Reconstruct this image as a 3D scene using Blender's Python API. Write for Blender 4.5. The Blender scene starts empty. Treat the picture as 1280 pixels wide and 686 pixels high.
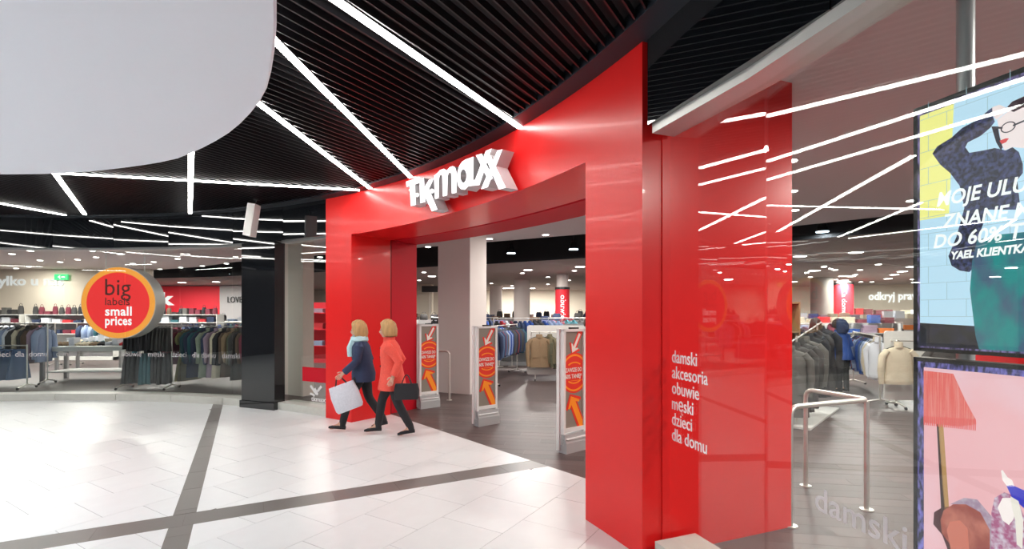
import bpy, bmesh, math, random
from mathutils import Vector, Matrix
from mathutils.geometry import tessellate_polygon
PI = math.pi
R_ = random.Random(7)
S = bpy.context.scene
COL = S.collection
# ---------------------------------------------------------------- camera
cam = bpy.data.objects.new('camera', bpy.data.cameras.new('camera'))
COL.objects.link(cam)
cam.location = (0, 0, 1.75); cam.rotation_euler = (PI/2, 0, 0)
cam.data.sensor_width = 36; cam.data.lens = 630/1280*36
cam.data.shift_y = 50/1280; cam.data.clip_start = .05; cam.data.clip_end = 200
S.camera = cam
# ---------------------------------------------------------------- world, exposure
w = bpy.data.worlds.new('world'); S.world = w; w.use_nodes = True
w.node_tree.nodes['Background'].inputs[0].default_value = (.8, .85, 1, 1)
w.node_tree.nodes['Background'].inputs[1].default_value = .3
S.view_settings.view_transform = 'Standard'; S.view_settings.look = 'None'
S.view_settings.gamma = 1; S.view_settings.use_curve_mapping = False
S.view_settings.exposure = 0.0
S.cycles.max_bounces = 10; S.cycles.transparent_max_bounces = 24
S.cycles.diffuse_bounces = 4; S.cycles.glossy_bounces = 5
S.cycles.sample_clamp_indirect = 6
S.cycles.use_denoising = True
STRIP_L = 30.0          # radiance of the light strips in the mall ceiling
DOWN_L = 14.0           # radiance of the round downlights in the shop
DOWN_W = 68.0          # watts of the lamps in the shop's downlights
HALL_FILL_W = 125.0          # watts of each round lamp added out of view to fill the hall

# ---------------------------------------------------------------- materials
def nt(name):
    m = bpy.data.materials.new(name); m.use_nodes = True
    return m, m.node_tree.nodes, m.node_tree.links, m.node_tree.nodes['Principled BSDF']
def mat(name, col, rough=.5, metal=0, noise=0, scale=20, coat=0, bump=0, spec=None, stretch=None):
    m, N, L, B = nt(name)
    B.inputs['Base Color'].default_value = (*col, 1)
    B.inputs['Roughness'].default_value = rough
    B.inputs['Metallic'].default_value = metal
    B.inputs['Coat Weight'].default_value = coat
    if spec is not None: B.inputs['Specular IOR Level'].default_value = spec
    if noise or bump:
        tc = N.new('ShaderNodeTexCoord'); n = N.new('ShaderNodeTexNoise')
        n.inputs['Scale'].default_value = scale; n.inputs['Detail'].default_value = 4
        if stretch:
            mp = N.new('ShaderNodeMapping'); mp.inputs['Scale'].default_value = stretch
            L.new(tc.outputs['Object'], mp.inputs[0]); L.new(mp.outputs[0], n.inputs['Vector'])
        else: L.new(tc.outputs['Object'], n.inputs['Vector'])
        if noise:
            mx = N.new('ShaderNodeMix'); mx.data_type = 'RGBA'
            mx.inputs[6].default_value = (*[c*(1-noise) for c in col], 1)
            mx.inputs[7].default_value = (*[min(1, c*(1+noise)) for c in col], 1)
            L.new(n.outputs[0], mx.inputs[0]); L.new(mx.outputs[2], B.inputs['Base Color'])
        if bump:
            b = N.new('ShaderNodeBump'); b.inputs['Strength'].default_value = bump; b.inputs['Distance'].default_value = .01
            L.new(n.outputs[0], b.inputs['Height']); L.new(b.outputs[0], B.inputs['Normal'])
    return m
def emis(name, col, s):
    m, N, L, B = nt(name)
    B.inputs['Base Color'].default_value = (*[c*.3 for c in col], 1)
    B.inputs['Emission Color'].default_value = (*col, 1); B.inputs['Emission Strength'].default_value = s
    return m
def rand_tint(name, col, var, rough, grain=None, bump=0):
    """a surface of alike pieces: every object gets its own slight shade"""
    m, N, L, B = nt(name)
    oi = N.new('ShaderNodeObjectInfo'); mx = N.new('ShaderNodeMix'); mx.data_type = 'RGBA'
    mx.inputs[6].default_value = (*[c*(1-var) for c in col], 1); mx.inputs[7].default_value = (*[min(1, c*(1+var)) for c in col], 1)
    L.new(oi.outputs['Random'], mx.inputs[0]); out = mx.outputs[2]
    tc = N.new('ShaderNodeTexCoord'); mp = N.new('ShaderNodeMapping'); n = N.new('ShaderNodeTexNoise')
    mp.inputs['Scale'].default_value = grain or (1, 1, 1); n.inputs['Scale'].default_value = 6; n.inputs['Detail'].default_value = 6
    L.new(tc.outputs['Object'], mp.inputs[0]); L.new(mp.outputs[0], n.inputs['Vector'])
    m2 = N.new('ShaderNodeMix'); m2.data_type = 'RGBA'; m2.blend_type = 'MULTIPLY'; m2.inputs[0].default_value = 1
    cr = N.new('ShaderNodeMapRange'); cr.inputs[3].default_value = 1-var*2; cr.inputs[4].default_value = 1+var
    L.new(n.outputs[0], cr.inputs[0]); L.new(out, m2.inputs[6]); L.new(cr.outputs[0], m2.inputs[7])
    L.new(m2.outputs[2], B.inputs['Base Color'])
    rr = N.new('ShaderNodeMapRange'); rr.inputs[3].default_value = rough*.8; rr.inputs[4].default_value = rough*1.2
    L.new(n.outputs[0], rr.inputs[0]); L.new(rr.outputs[0], B.inputs['Roughness'])
    if bump:
        b = N.new('ShaderNodeBump'); b.inputs['Strength'].default_value = bump; b.inputs['Distance'].default_value = .004
        L.new(n.outputs[0], b.inputs['Height']); L.new(b.outputs[0], B.inputs['Normal'])
    return m
def glass_mat(name, f0=.045, tint=(.93, .96, .95)):
    """clear glass in a thin sheet: Fresnel mirror over straight transparency"""
    m, N, L, B = nt(name); N.remove(B)
    out = N['Material Output']; tr = N.new('ShaderNodeBsdfTransparent'); gl = N.new('ShaderNodeBsdfGlossy'); mx = N.new('ShaderNodeMixShader')
    tr.inputs[0].default_value = (*tint, 1); gl.inputs['Roughness'].default_value = 0; gl.inputs[0].default_value = (1, 1, 1, 1)
    g = N.new('ShaderNodeNewGeometry'); d = N.new('ShaderNodeVectorMath'); d.operation = 'DOT_PRODUCT'
    L.new(g.outputs['Normal'], d.inputs[0]); L.new(g.outputs['Incoming'], d.inputs[1])
    a = N.new('ShaderNodeMath'); a.operation = 'ABSOLUTE'; L.new(d.outputs['Value'], a.inputs[0])
    s = N.new('ShaderNodeMath'); s.operation = 'SUBTRACT'; s.inputs[0].default_value = 1; L.new(a.outputs[0], s.inputs[1])
    p = N.new('ShaderNodeMath'); p.operation = 'POWER'; p.inputs[1].default_value = 5; L.new(s.outputs[0], p.inputs[0])
    r = N.new('ShaderNodeMapRange'); r.inputs[3].default_value = f0; r.inputs[4].default_value = 1; L.new(p.outputs[0], r.inputs[0])
    L.new(r.outputs[0], mx.inputs[0]); L.new(tr.outputs[0], mx.inputs[1]); L.new(gl.outputs[0], mx.inputs[2]); L.new(mx.outputs[0], out.inputs[0])
    return m
M = {}
M['white_tile'] = rand_tint('white_tile', (.78, .80, .80), .03, .32, (1, 1, 1), .02)
M['stripe_tile'] = rand_tint('stripe_tile', (.19, .175, .165), .09, .33, (3, 3, 1), .05)
M['grout'] = mat('grout', (.36, .34, .32), .8)
M['plank'] = rand_tint('plank', (.105, .074, .070), .22, .46, (1, 9, 1), .12)
M['slat'] = mat('slat', (.012, .012, .014), .30, spec=.6)
M['void'] = mat('void_black', (.006, .006, .008), .7)
M['edge_band'] = mat('edge_band', (.014, .018, .026), .5)
M['disc'] = mat('white_plaster', (.84, .87, .93), .8, noise=.01)
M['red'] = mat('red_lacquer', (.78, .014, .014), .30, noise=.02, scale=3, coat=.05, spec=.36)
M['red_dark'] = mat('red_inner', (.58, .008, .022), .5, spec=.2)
M['black_glass'] = mat('black_glass', (.006, .007, .009), .035, coat=1)
M['glass'] = glass_mat('shop_glass')
M['steel'] = mat('brushed_steel', (.78, .75, .70), .38, .85, noise=.05, scale=60)
M['alu'] = mat('aluminium', (.60, .60, .58), .38, .6, noise=.04)
M['plinth'] = mat('stone_plinth', (.56, .55, .50), .4, noise=.08, scale=9)
M['led'] = emis('led_strip', (1, .98, .93), STRIP_L)
M['lamp'] = emis('downlight_lens', (1, .97, .92), DOWN_L)
M['lamp_blue'] = emis('cool_downlight_lens', (.7, .85, 1), DOWN_L*.7)
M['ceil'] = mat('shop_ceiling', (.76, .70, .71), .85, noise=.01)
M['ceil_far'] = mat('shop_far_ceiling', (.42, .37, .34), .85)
M['cream'] = mat('cream_wall', (.80, .74, .62), .8, noise=.03, scale=2)
M['beige'] = mat('beige_paint', (.78, .68, .60), .8, noise=.02, scale=3)
M['column'] = mat('column_plaster', (.74, .67, .64), .7, noise=.03, scale=2)
M['redwall'] = mat('red_wall', (.80, .02, .04), .6)
M['greywall'] = mat('grey_wall', (.45, .43, .44), .7)
M['white'] = mat('white_paint', (.80, .80, .78), .4)
M['offwhite'] = mat('rack_white', (.72, .71, .68), .45)
M['white_text'] = mat('white_vinyl', (.85, .85, .85), .5)
M['pale_text'] = mat('frosted_vinyl', (.80, .76, .78), .6); M['pale_text'].node_tree.nodes['Principled BSDF'].inputs['Alpha'].default_value = .5
M['black'] = mat('black_plastic', (.015, .015, .017), .4)
M['dark_text'] = mat('dark_print', (.10, .02, .015), .6)
M['grey'] = mat('grey_plastic', (.42, .42, .42), .45)
M['sign_red'] = emis('backlit_red', (1, .028, .03), .8)
M['sign_yellow'] = emis('backlit_yellow', (1, .38, .045), .85)
M['sign_white'] = emis('backlit_white', (1, 1, 1), .95)
M['logo_face'] = emis('lit_white_face', (1, .97, 1), 1.3)
M['logo_side'] = mat('sign_return', (.62, .60, .62), .5)
M['wood'] = mat('oak_shelf', (.30, .18, .09), .5, noise=.25, scale=6, stretch=(6, 6, 1))
M['taupe'] = mat('taupe_print', (.26, .23, .19), .5)
M['g_red'] = mat('print_red', (.80, .035, .015), .5)
M['g_orange'] = mat('print_orange', (1.0, .31, .01), .5)
M['g_white'] = mat('print_white', (.85, .82, .76), .5)
M['lav'] = mat('lavender_board', (.42, .42, .68), .5)
M['green_lit'] = emis('exit_green', (.05, .8, .25), 1)
M['skin'] = mat('skin', (.62, .36, .26), .5)
M['hair'] = mat('blonde_hair', (.50, .30, .12), .55, noise=.45, scale=30, stretch=(1, 1, .2), bump=.5)
M['hair_dark'] = mat('dark_hair', (.05, .03, .02), .5)
FAB = {}
def fab(name, col):
    if name not in FAB: FAB[name] = mat(name.replace(' ', '_') + '_cloth', col, .85, noise=.14, scale=40, bump=.25)
    return FAB[name]
for n_, c_ in {'navy': (.03, .045, .10), 'black': (.02, .02, .024), 'charcoal': (.055, .053, .053), 'grey': (.12, .116, .108), 'white': (.72, .74, .80),
               'cream': (.66, .58, .44), 'olive': (.30, .27, .10), 'khaki': (.17, .15, .09), 'tan': (.28, .19, .11), 'teal': (.03, .12, .15),
               'blue': (.03, .08, .30), 'light blue': (.32, .40, .58), 'mauve': (.35, .25, .33), 'maroon': (.18, .03, .05), 'brown': (.12, .075, .05),
               'red': (.55, .03, .04), 'coral': (.85, .10, .07), 'denim': (.07, .12, .22), 'sage': (.30, .36, .28), 'dark olive': (.11, .11, .07), 'orange': (.7, .2, .05),
               'pale blue': (.50, .72, .76)}.items(): fab(n_, c_)

# ---------------------------------------------------------------- helpers
def link(o, parent=None):
    COL.objects.link(o)
    if parent: o.parent = parent
    return o
def mesh(name, V, F, m, parent=None, smooth=False, mids=None):
    me = bpy.data.meshes.new(name); me.from_pydata([tuple(v) for v in V], [], F)
    for mm in (m if isinstance(m, (list, tuple)) else [m]): me.materials.append(mm)
    if mids: me.polygons.foreach_set('material_index', mids)
    if smooth: me.polygons.foreach_set('use_smooth', [True]*len(me.polygons))
    me.update()
    return link(bpy.data.objects.new(name, me), parent)
def tag(o, label, cat, group=None, kind=None):
    o['label'] = label; o['category'] = cat
    if group: o['group'] = group
    if kind: o['kind'] = kind
    return o
def thing(name, label, cat, loc=(0, 0, 0), rz=0, group=None, kind=None):
    o = bpy.data.objects.new(name, None); COL.objects.link(o); o.empty_display_size = .1
    o.location = loc; o.rotation_euler = (0, 0, rz)
    return tag(o, label, cat, group, kind)
class MB:
    """collects vertices and faces of one mesh"""
    def __init__(s): s.V = []; s.F = []; s.I = []
    def add(s, V, F, mi=0):
        n = len(s.V); s.V += [tuple(v) for v in V]; s.F += [tuple(i+n for i in f) for f in F]; s.I += [mi]*len(F); return s
    def box(s, c, d, rz=0, mi=0, M4=None):
        x, y, z = [k/2 for k in d]; ca, sa = math.cos(rz), math.sin(rz)
        P = [(a*x, b*y, e*z) for e in (-1, 1) for a, b in ((-1, -1), (1, -1), (1, 1), (-1, 1))]
        P = [(c[0]+p[0]*ca-p[1]*sa, c[1]+p[0]*sa+p[1]*ca, c[2]+p[2]) for p in P]
        if M4: P = [M4 @ Vector(p) for p in P]
        return s.add(P, [(3, 2, 1, 0), (4, 5, 6, 7), (0, 1, 5, 4), (1, 2, 6, 5), (2, 3, 7, 6), (3, 0, 4, 7)], mi)
    def rings(s, rings, cap=True, mi=0, closed=False):
        n = len(rings[0]); V = [p for r in rings for p in r]; F = []
        m = len(rings)
        for i in range(m if closed else m-1):
            a, b = i*n, ((i+1) % m)*n
            for j in range(n): F.append((a+j, a+(j+1) % n, b+(j+1) % n, b+j))
        if cap and not closed: F.append(tuple(range(n))[::-1]); F.append(tuple((m-1)*n+j for j in range(n)))
        return s.add(V, F, mi)
    def tube(s, pts, r, n=8, mi=0, bend=0):
        pts = [Vector(p) for p in pts]
        if bend:
            q = [pts[0]]
            for i in range(1, len(pts)-1):
                a, b, c = pts[i-1], pts[i], pts[i+1]
                u = (a-b).normalized()*bend; v = (c-b).normalized()*bend
                for t in (0, .25, .5, .75, 1): q.append(b+u*(1-t)**2+v*t*t)
            q.append(pts[-1]); pts = q
        rr = r if isinstance(r, (list, tuple)) else [r]*len(pts)
        R = []; up = None
        for i, p in enumerate(pts):
            d = (pts[min(i+1, len(pts)-1)]-pts[max(i-1, 0)]).normalized()
            if up is None: up = Vector((0, 0, 1)) if abs(d.z) < .9 else Vector((1, 0, 0))
            x = d.cross(up).normalized(); y = x.cross(d).normalized(); up = y
            R.append([p+x*math.cos(2*PI*k/n)*rr[i]+y*math.sin(2*PI*k/n)*rr[i] for k in range(n)])
        return s.rings(R, mi=mi)
    def cyl(s, c, r, h, n=20, mi=0, r2=None):
        return s.rings([[(c[0]+q*math.cos(2*PI*k/n), c[1]+q*math.sin(2*PI*k/n), z) for k in range(n)] for z, q in ((c[2], r), (c[2]+h, r if r2 is None else r2))], mi=mi)
    def prism(s, poly, fn, z0, z1, mi=0, side_mi=None, holes=()):
        """poly in 2-D, fn(u, v, w) -> point; between w=z0 and w=z1"""
        loops = [list(poly)]+[list(h) for h in holes]; flat = [p for l in loops for p in l]; n = len(flat)
        tri = tessellate_polygon([[Vector((p[0], p[1], 0)) for p in l] for l in loops])
        V = [fn(p[0], p[1], z0) for p in flat]+[fn(p[0], p[1], z1) for p in flat]
        s.add(V, [tuple(t) for t in tri], mi)
        k = len(s.V)-2*n; k0 = 0
        side = mi if side_mi is None else side_mi
        for t in tri: s.F.append(tuple(k+n+i for i in t[::-1])); s.I.append(side)
        for l in loops:
            L = len(l)
            for i in range(L): s.F.append((k+k0+i, k+k0+(i+1) % L, k+n+k0+(i+1) % L, k+n+k0+i)); s.I.append(side)
            k0 += L
        return s
    def build(s, name, m, parent=None, smooth=False, loc=None, rz=0):
        o = mesh(name, s.V, s.F, m, parent, smooth, s.I if isinstance(m, (list, tuple)) else None)
        bm = bmesh.new(); bm.from_mesh(o.data); bmesh.ops.recalc_face_normals(bm, faces=bm.faces); bm.to_mesh(o.data); bm.free()
        if smooth == 'auto':
            o.data.polygons.foreach_set('use_smooth', [True]*len(o.data.polygons)); o.data.set_sharp_from_angle(angle=R(35))
        if loc: o.location = loc; o.rotation_euler.z = rz
        return o
def R(a): return math.radians(a)
def clip(poly, n, d):
    """keep the side n.p <= d of a polygon"""
    out = []
    for i in range(len(poly)):
        a, b = poly[i], poly[(i+1) % len(poly)]; fa = n[0]*a[0]+n[1]*a[1]-d; fb = n[0]*b[0]+n[1]*b[1]-d
        if fa <= 0: out.append(a)
        if (fa < 0 < fb) or (fb < 0 < fa):
            t = fa/(fa-fb); out.append((a[0]+(b[0]-a[0])*t, a[1]+(b[1]-a[1])*t))
    return out
def area(p): return abs(sum(p[i][0]*p[(i+1) % len(p)][1]-p[(i+1) % len(p)][0]*p[i][1] for i in range(len(p))))/2
def rectclip(poly, x0, x1, y0, y1):
    for n, d in (((1, 0), x1), ((-1, 0), -x0), ((0, 1), y1), ((0, -1), -y0)):
        poly = clip(poly, n, d)
        if len(poly) < 3: return []
    return poly
_txt = {}
def text_geo(s, size, bold=0, shear=0, spacing=1.0, extr=0.0):
    cu = bpy.data.curves.new('lettering', 'FONT'); cu.body = s; cu.size = size; cu.offset = bold; cu.shear = shear
    cu.space_character = spacing; cu.extrude = extr; cu.resolution_u = 3
    o = bpy.data.objects.new('lettering', cu); COL.objects.link(o)
    dg = bpy.context.evaluated_depsgraph_get(); me = o.evaluated_get(dg).to_mesh()
    V = [tuple(v.co) for v in me.vertices]; F = [tuple(p.vertices) for p in me.polygons]
    bpy.data.objects.remove(o); bpy.data.curves.remove(cu)
    return V, F
def lettering(name, s, size, fn, m, parent, bold=0, shear=0, spacing=1.0, extr=.0015, width=None, center=False, squeeze=1.0):
    V, F = text_geo(s, size, bold, shear, spacing, extr)
    x0 = min(v[0] for v in V); x1 = max(v[0] for v in V)
    k = squeeze if width is None else width/(x1-x0)
    V = [fn((v[0]-x0)*k-(((x1-x0)*k/2) if center else 0), v[1], v[2]) for v in V]
    return mesh(name, V, F, m, parent)
C = Vector((-8.85, -.33))
def pol(t, r, z=None):
    x, y = C.x+r*math.cos(R(t)), C.y+r*math.sin(R(t))
    return (x, y) if z is None else (x, y, z)
def FP(px, py, z=0):
    """ground point (or point at height z) of a measured place of the picture, in metres"""
    Y = (1.75-z)*630/(py-393); return ((px-640)/630*Y, Y, z)
def spaced(a, b, n): return [a+(b-a)*i/(n-1) for i in range(n)]

# ================================================================ THE SETTING
# ---- hall floor: white tiles in running bond, two dark stripes crossing
UD = (math.sin(R(31.8)), math.cos(R(31.8))); VD = (UD[1], -UD[0]); TS = .622; GAP = .0035
N1 = (-.463, .886); N2 = (.884, .468)
B1 = (4.963, 5.253); B2 = (-.553, -.386)
floor = MB().rings([[pol(t*4, r, z) for t in range(90)] for z, r in ((-.06, 11.0), (-.009, 11.0))]).build('floor', M['grout'])
tag(floor, 'shiny white tiled floor of the mall hall with two crossing dark stripes', 'floor', kind='structure')
def boundary(poly):
    cx = sum(p[0] for p in poly)/len(poly); cy = sum(p[1] for p in poly)/len(poly)
    th = math.degrees(math.atan2(cy-C.y, cx-C.x))
    if 24 < th < 56:
        n = (math.cos(R(40)), math.sin(R(40))); return clip(poly, n, n[0]*C.x+n[1]*C.y+11.05)
    for k in (-3, 0, 3):
        if len(poly) < 3: return []
        n = (math.cos(R(th+k)), math.sin(R(th+k))); poly = clip(poly, n, n[0]*C.x+n[1]*C.y+10.66)
    return poly
def uv(u, v): return (UD[0]*u+VD[0]*v, UD[1]*u+VD[1]*v)
def in_view(poly, pad=30):
    for x, y in poly+[(sum(p[0] for p in poly)/len(poly), sum(p[1] for p in poly)/len(poly))]:
        if y > .6 and -pad < 640+630*x/y < 1280+pad and 393+1102.5/y < 686+pad: return True
    return False
pieces = []
for k in range(-36, 12):
    v0 = -2.81+k*TS
    off = 3.08 if k % 2 else 3.385
    for j in range(-26, 22):
        u0 = off+j*TS
        q = [uv(u0+GAP/2, v0+GAP/2), uv(u0+TS-GAP/2, v0+GAP/2), uv(u0+TS-GAP/2, v0+TS-GAP/2), uv(u0+GAP/2, v0+TS-GAP/2)]
        if max((Vector(p)-C).length for p in q) > 12.2 or min((Vector(p)-C).length for p in q) > 11.3: continue
        q = boundary(q)
        if len(q) < 3: continue
        for s1, d1 in ((1, B1[0]-GAP), (-1, -B1[1]-GAP)):
            a = clip(q, (N1[0]*s1, N1[1]*s1), d1)
            if len(a) < 3: continue
            for s2, d2 in ((1, B2[0]-GAP), (-1, -B2[1]-GAP)):
                b = clip(a, (N2[0]*s2, N2[1]*s2), d2)
                if len(b) >= 3 and area(b) > .002: pieces.append(('t', b))
def band(n, lo, hi, other=None):
    d = (n[1], -n[0]); out = []
    for j in range(-30, 40):
        s0 = j*.61+.12
        q = [(n[0]*h+d[0]*s, n[1]*h+d[1]*s) for h, s in ((lo, s0+.002), (hi, s0+.002), (hi, s0+.608), (lo, s0+.608))]
        if max((Vector(p)-C).length for p in q) > 11.9: continue
        q = boundary(q)
        if len(q) < 3: continue
        if other:
            for sg, dd in ((1, other[1][0]-GAP), (-1, -other[1][1]-GAP)):
                b = clip(q, (other[0][0]*sg, other[0][1]*sg), dd)
                if len(b) >= 3 and area(b) > .001: out.append(('s', b))
        else: out.append(('s', q))
    return out
pieces += band(N1, *B1) + band(N2, *B2, other=(N1, B1))
vis = [p for p in pieces if in_view(p[1])]; hid = [p for p in pieces if not in_view(p[1])]
vis.sort(key=lambda p: -area(p[1])/max(1, sum(Vector(q).length for q in p[1])/len(p[1]))**3)
lim = {'t': 290, 's': 40}; far = []
def flat(poly, z0, z1, mb=None):
    mb = mb or MB()
    n = len(poly); mb.add([(x, y, z0) for x, y in poly]+[(x, y, z1) for x, y in poly],
                          [tuple(range(n, 2*n))]+[(i, (i+1) % n, n+(i+1) % n, n+i) for i in range(n)])
    return mb
for kind, q in vis:
    if lim[kind] <= 0: far.append((kind, q)); continue
    lim[kind] -= 1
    cx, cy = q[0]
    flat([(x-cx, y-cy) for x, y in q], -.009, R_.uniform(-.0004, .0004)).build('tile' if kind == 't' else 'stripe_tile', M['white_tile' if kind == 't' else 'stripe_tile'], floor, loc=(cx, cy, 0))
for kind, nm, mm in (('t', 'tile', 'white_tile'), ('s', 'stripe_tile', 'stripe_tile')):
    mb = MB()
    for k2, q in far+hid:
        if k2 == kind: flat(q, -.009, 0, mb)
    o = mb.build(nm, M[mm], floor); o['kind'] = 'stuff'

# ---- shop floor: dark planks
sf = MB().box((0, 18, -.09), (66, 44, .04)).build('floor', M['grout'])
sf.data.materials[0] = mat('plank_far', (.105, .074, .070), .32, noise=.3, scale=5, stretch=(.7, 6, 1))
tag(sf, 'dark brown wood plank floor inside the shop', 'floor', kind='structure')
sf.location.z = .068
pl = []; ang = R(-10); pd = (math.cos(ang), math.sin(ang)); pn = (-pd[1], pd[0]); PW, PLN = .19, 1.22
for i in range(10, 110):
    for j in range(-26, 22):
        s0 = j*PLN+(i*.37 % 1)*PLN; h0 = i*PW
        q = [(pd[0]*s+pn[0]*h, pd[1]*s+pn[1]*h) for s, h in ((s0+.002, h0+.002), (s0+PLN-.002, h0+.002), (s0+PLN-.002, h0+PW-.002), (s0+.002, h0+PW-.002))]
        cx, cy = sum(p[0] for p in q)/4, sum(p[1] for p in q)/4
        d = (Vector((cx, cy))-C).length; th = math.degrees(math.atan2(cy-C.y, cx-C.x))
        if d < 10 or th < 2 or th > 120 or d > 24: continue
        t0, r0 = (40, 11.05) if 24 < th < 56 else (th, 10.9)
        n = (-math.cos(R(t0)), -math.sin(R(t0))); q = clip(q, n, n[0]*C.x+n[1]*C.y-r0)
        if len(q) < 3 or area(q) < .01 or not in_view(q, 0): continue
        pl.append((cy-(0 if 20 < th < 56 else .5), q))
pl.sort(key=lambda p: p[0])
for _, q in pl[:295]:
    cx, cy = q[0]; flat([(x-cx, y-cy) for x, y in q], -.006, -.001+R_.uniform(-.0006, .0006)).build('plank', M['plank'], sf, loc=(cx, cy, -.068))
mb = MB()
for _, q in pl[295:]: flat(q, -.006-.068, -.001-.068, mb)
o = mb.build('plank', M['plank'], sf); o['kind'] = 'stuff'

# ---- hall ceiling: black slats under a black void, plain rim, white disc
ZC = 3.72
ceil = MB().rings([[pol(t*4, 11.0, z) for t in range(90)] for z in (3.80, 3.9)]).build('ceiling', M['void'])
tag(ceil, 'black slatted ceiling of the mall hall', 'ceiling', kind='structure')
disc_pts = [(-180, 5.8), (-140, 6.0), (-100, 6.3), (-60, 6.8), (-20, 7.6), (5, 8.05), (20.1, 8.19), (22.9, 8.16), (28.9, 8.10), (35.5, 7.95), (44.6, 7.68), (56.3, 7.07), (61.7, 6.72), (75, 6.1), (95, 5.75), (130, 5.6), (180, 5.8)]
ZD = 3.30
def disc_r(t):
    for (a, ra), (b, rb) in zip(disc_pts, disc_pts[1:]):
        if a <= t <= b: k = (t-a)/(b-a); k = k*k*(3-2*k) if abs(b-a) > 14 else k; return ra+(rb-ra)*k
    return 7.6
n = 180
mb = MB(); ring = lambda z, k=0: [pol(-180+i*2, disc_r(-180+i*2)+k, z) for i in range(n)]
mb.rings([ring(ZD, -.015), ring(ZD+.015), ring(ZD+.10)])
mb.add(*(lambda q: (q.V, q.F))(MB().rings([[pol(t*12, 4.2, z) for t in range(30)] for z in (ZD+.05, 3.81)])))
o = mb.build('ceiling', [M['disc']], smooth='auto')
tag(o, 'smooth white disc in the middle of the black hall ceiling', 'ceiling', kind='structure')
mb = MB()
mb.rings([[pol(t*3, r, z) for t in range(120)] for r, z in ((10.36, ZC-.012), (10.36, 3.80), (10.66, 3.80), (10.66, ZC-.012))], closed=True)
mb.build('edge_band', M['edge_band'], ceil)
cnt = 0; rest = MB(); PITCH = .098
slots = []
for i in range(-140, 90):
    v = i*PITCH; c_v = VD[0]*C.x+VD[1]*C.y; h = 10.37**2-(v-c_v)**2
    if h <= 0: continue
    h = math.sqrt(h); c_u = UD[0]*C.x+UD[1]*C.y
    a, b = c_u-h, c_u+h
    seg = [(a, b)]
    for s0, s1 in seg:
        if s1-s0 < .05: continue
        slots.append((v, s0, s1))
for v, s0, s1 in slots:
    visible = s1 > 2.0 and -13.5 < v < 1.2 and uv(s1, v)[1] > .5
    mb = MB() if visible and cnt < 290 else rest
    x, y = uv((s0+s1)/2, v); mb.box((x, y, ZC+.028), (.013, s1-s0, .056), rz=-R(31.8))
    if mb is not rest: cnt += 1; mb.build('slat', M['slat'], ceil)
o = rest.build('slat', M['slat'], ceil); o['kind'] = 'stuff'

# ---- facade: fascia of black glass, rails, plinth, panes
def seg_box(mb, t0, t1, r0, r1, z0, z1, n=1, mi=0):
    for i in range(n):
        a, b = t0+(t1-t0)*i/n, t0+(t1-t0)*(i+1)/n
        q = [pol(a, r0), pol(b, r0), pol(b, r1), pol(a, r1)]
        mb.add([(x, y, z0) for x, y in q]+[(x, y, z1) for x, y in q], [(3, 2, 1, 0), (4, 5, 6, 7), (0, 1, 5, 4), (1, 2, 6, 5), (2, 3, 7, 6), (3, 0, 4, 7)], mi)
    return mb
RG = 10.845
left_j = [69.4, 72.3, 79.1, 85.8, 92.6, 99.4, 106.2, 113, 119.8]
mid_j = [57.45, 64.7]
right_j = [21.7, 16.94, 10.2, 3.4, -3.4, -10.2, -17]
zt = 3.08
fas = thing('trim_1', 'black glass fascia above the shop windows left of the red portal', 'fascia', kind='structure')
for a, b in [(57.4, 63.6), (63.6, 70.6), (70.6, 79.1), (79.1, 85.8), (85.8, 92.6), (92.6, 99.4), (99.4, 106.2), (106.2, 113), (113, 119.8)]:
    seg_box(MB(), a+.02, b-.02, 10.57, 10.70, 3.10, ZC+.03).build('panel', M['black_glass'], fas)
fas2 = thing('trim_2', 'black glass fascia above the window right of the red portal', 'fascia', kind='structure')
for a, b in [(21.8, 14), (14, 7), (7, 0), (0, -7), (-7, -14), (-14, -18)]:
    seg_box(MB(), a-.02, b+.02, 10.57, 10.70, 3.10, ZC+.03).build('panel', M['black_glass'], fas2)
PANES = {}
JX = Vector(pol(16.94, 10.72)); _t = lambda a: Vector((-math.sin(R(a)), math.cos(R(a))))
RP = {21.7: JX+_t(15.5)*.965, 16.94: JX}
_q = JX
for _k, _a in zip((10.2, 3.4, -3.4, -10.2, -17), (9.8, 4.0, -2, -8, -14)): _q = _q-_t(_a)*1.24; RP[_k] = _q
def corner(j, r=0):
    return Vector(pol(j, RG+r)) if j not in RP else RP[j]+(RP[j]-C).normalized()*r
def window(name, label, joints):
    W = thing(name, label, 'window', kind='structure')
    lo, hi = min(joints), max(joints)
    rail = MB(); sill = MB()
    for a, b in zip(joints, joints[1:]):
        g = MB(); s = 1 if b > a else -1
        A_, B_ = corner(a), corner(b); dd = (B_-A_).normalized()*.008; A_ = A_+dd; B_ = B_-dd; A2 = A_+(A_-C).normalized()*.012; B2 = B_+(B_-C).normalized()*.012
        g.add([(q.x, q.y, .12) for q in (A_, B_, B2, A2)]+[(q.x, q.y, 3.078 if name != 'window_3' else 3.045) for q in (A_, B_, B2, A2)], [(3, 2, 1, 0), (4, 5, 6, 7), (0, 1, 5, 4), (1, 2, 6, 5), (2, 3, 7, 6), (3, 0, 4, 7)]); pn_ = g.build('pane', M['glass'], W); PANES[(name, a)] = pn_; PANES[(name, b)] = PANES.get((name, b), pn_)
        if name == 'window_3': seg_box(rail, a, b, 10.60, 10.79, 3.04, 3.10)
        else: seg_box(rail, a, b, 10.705, 10.87, 3.075, 3.12)
        seg_box(sill, a+.03*s, b-.03*s, 10.62, 10.98, 0, .135); 
        sill.build('sill', M['plinth'], W); sill = MB()
    rail.build('top_rail', M['alu'], W)
    return W
winL = window('window_1', 'long curved shop window on the left of the black pillar', left_j)
winM = window('window_2', 'narrow shop window between black pillar and red portal', mid_j)
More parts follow.
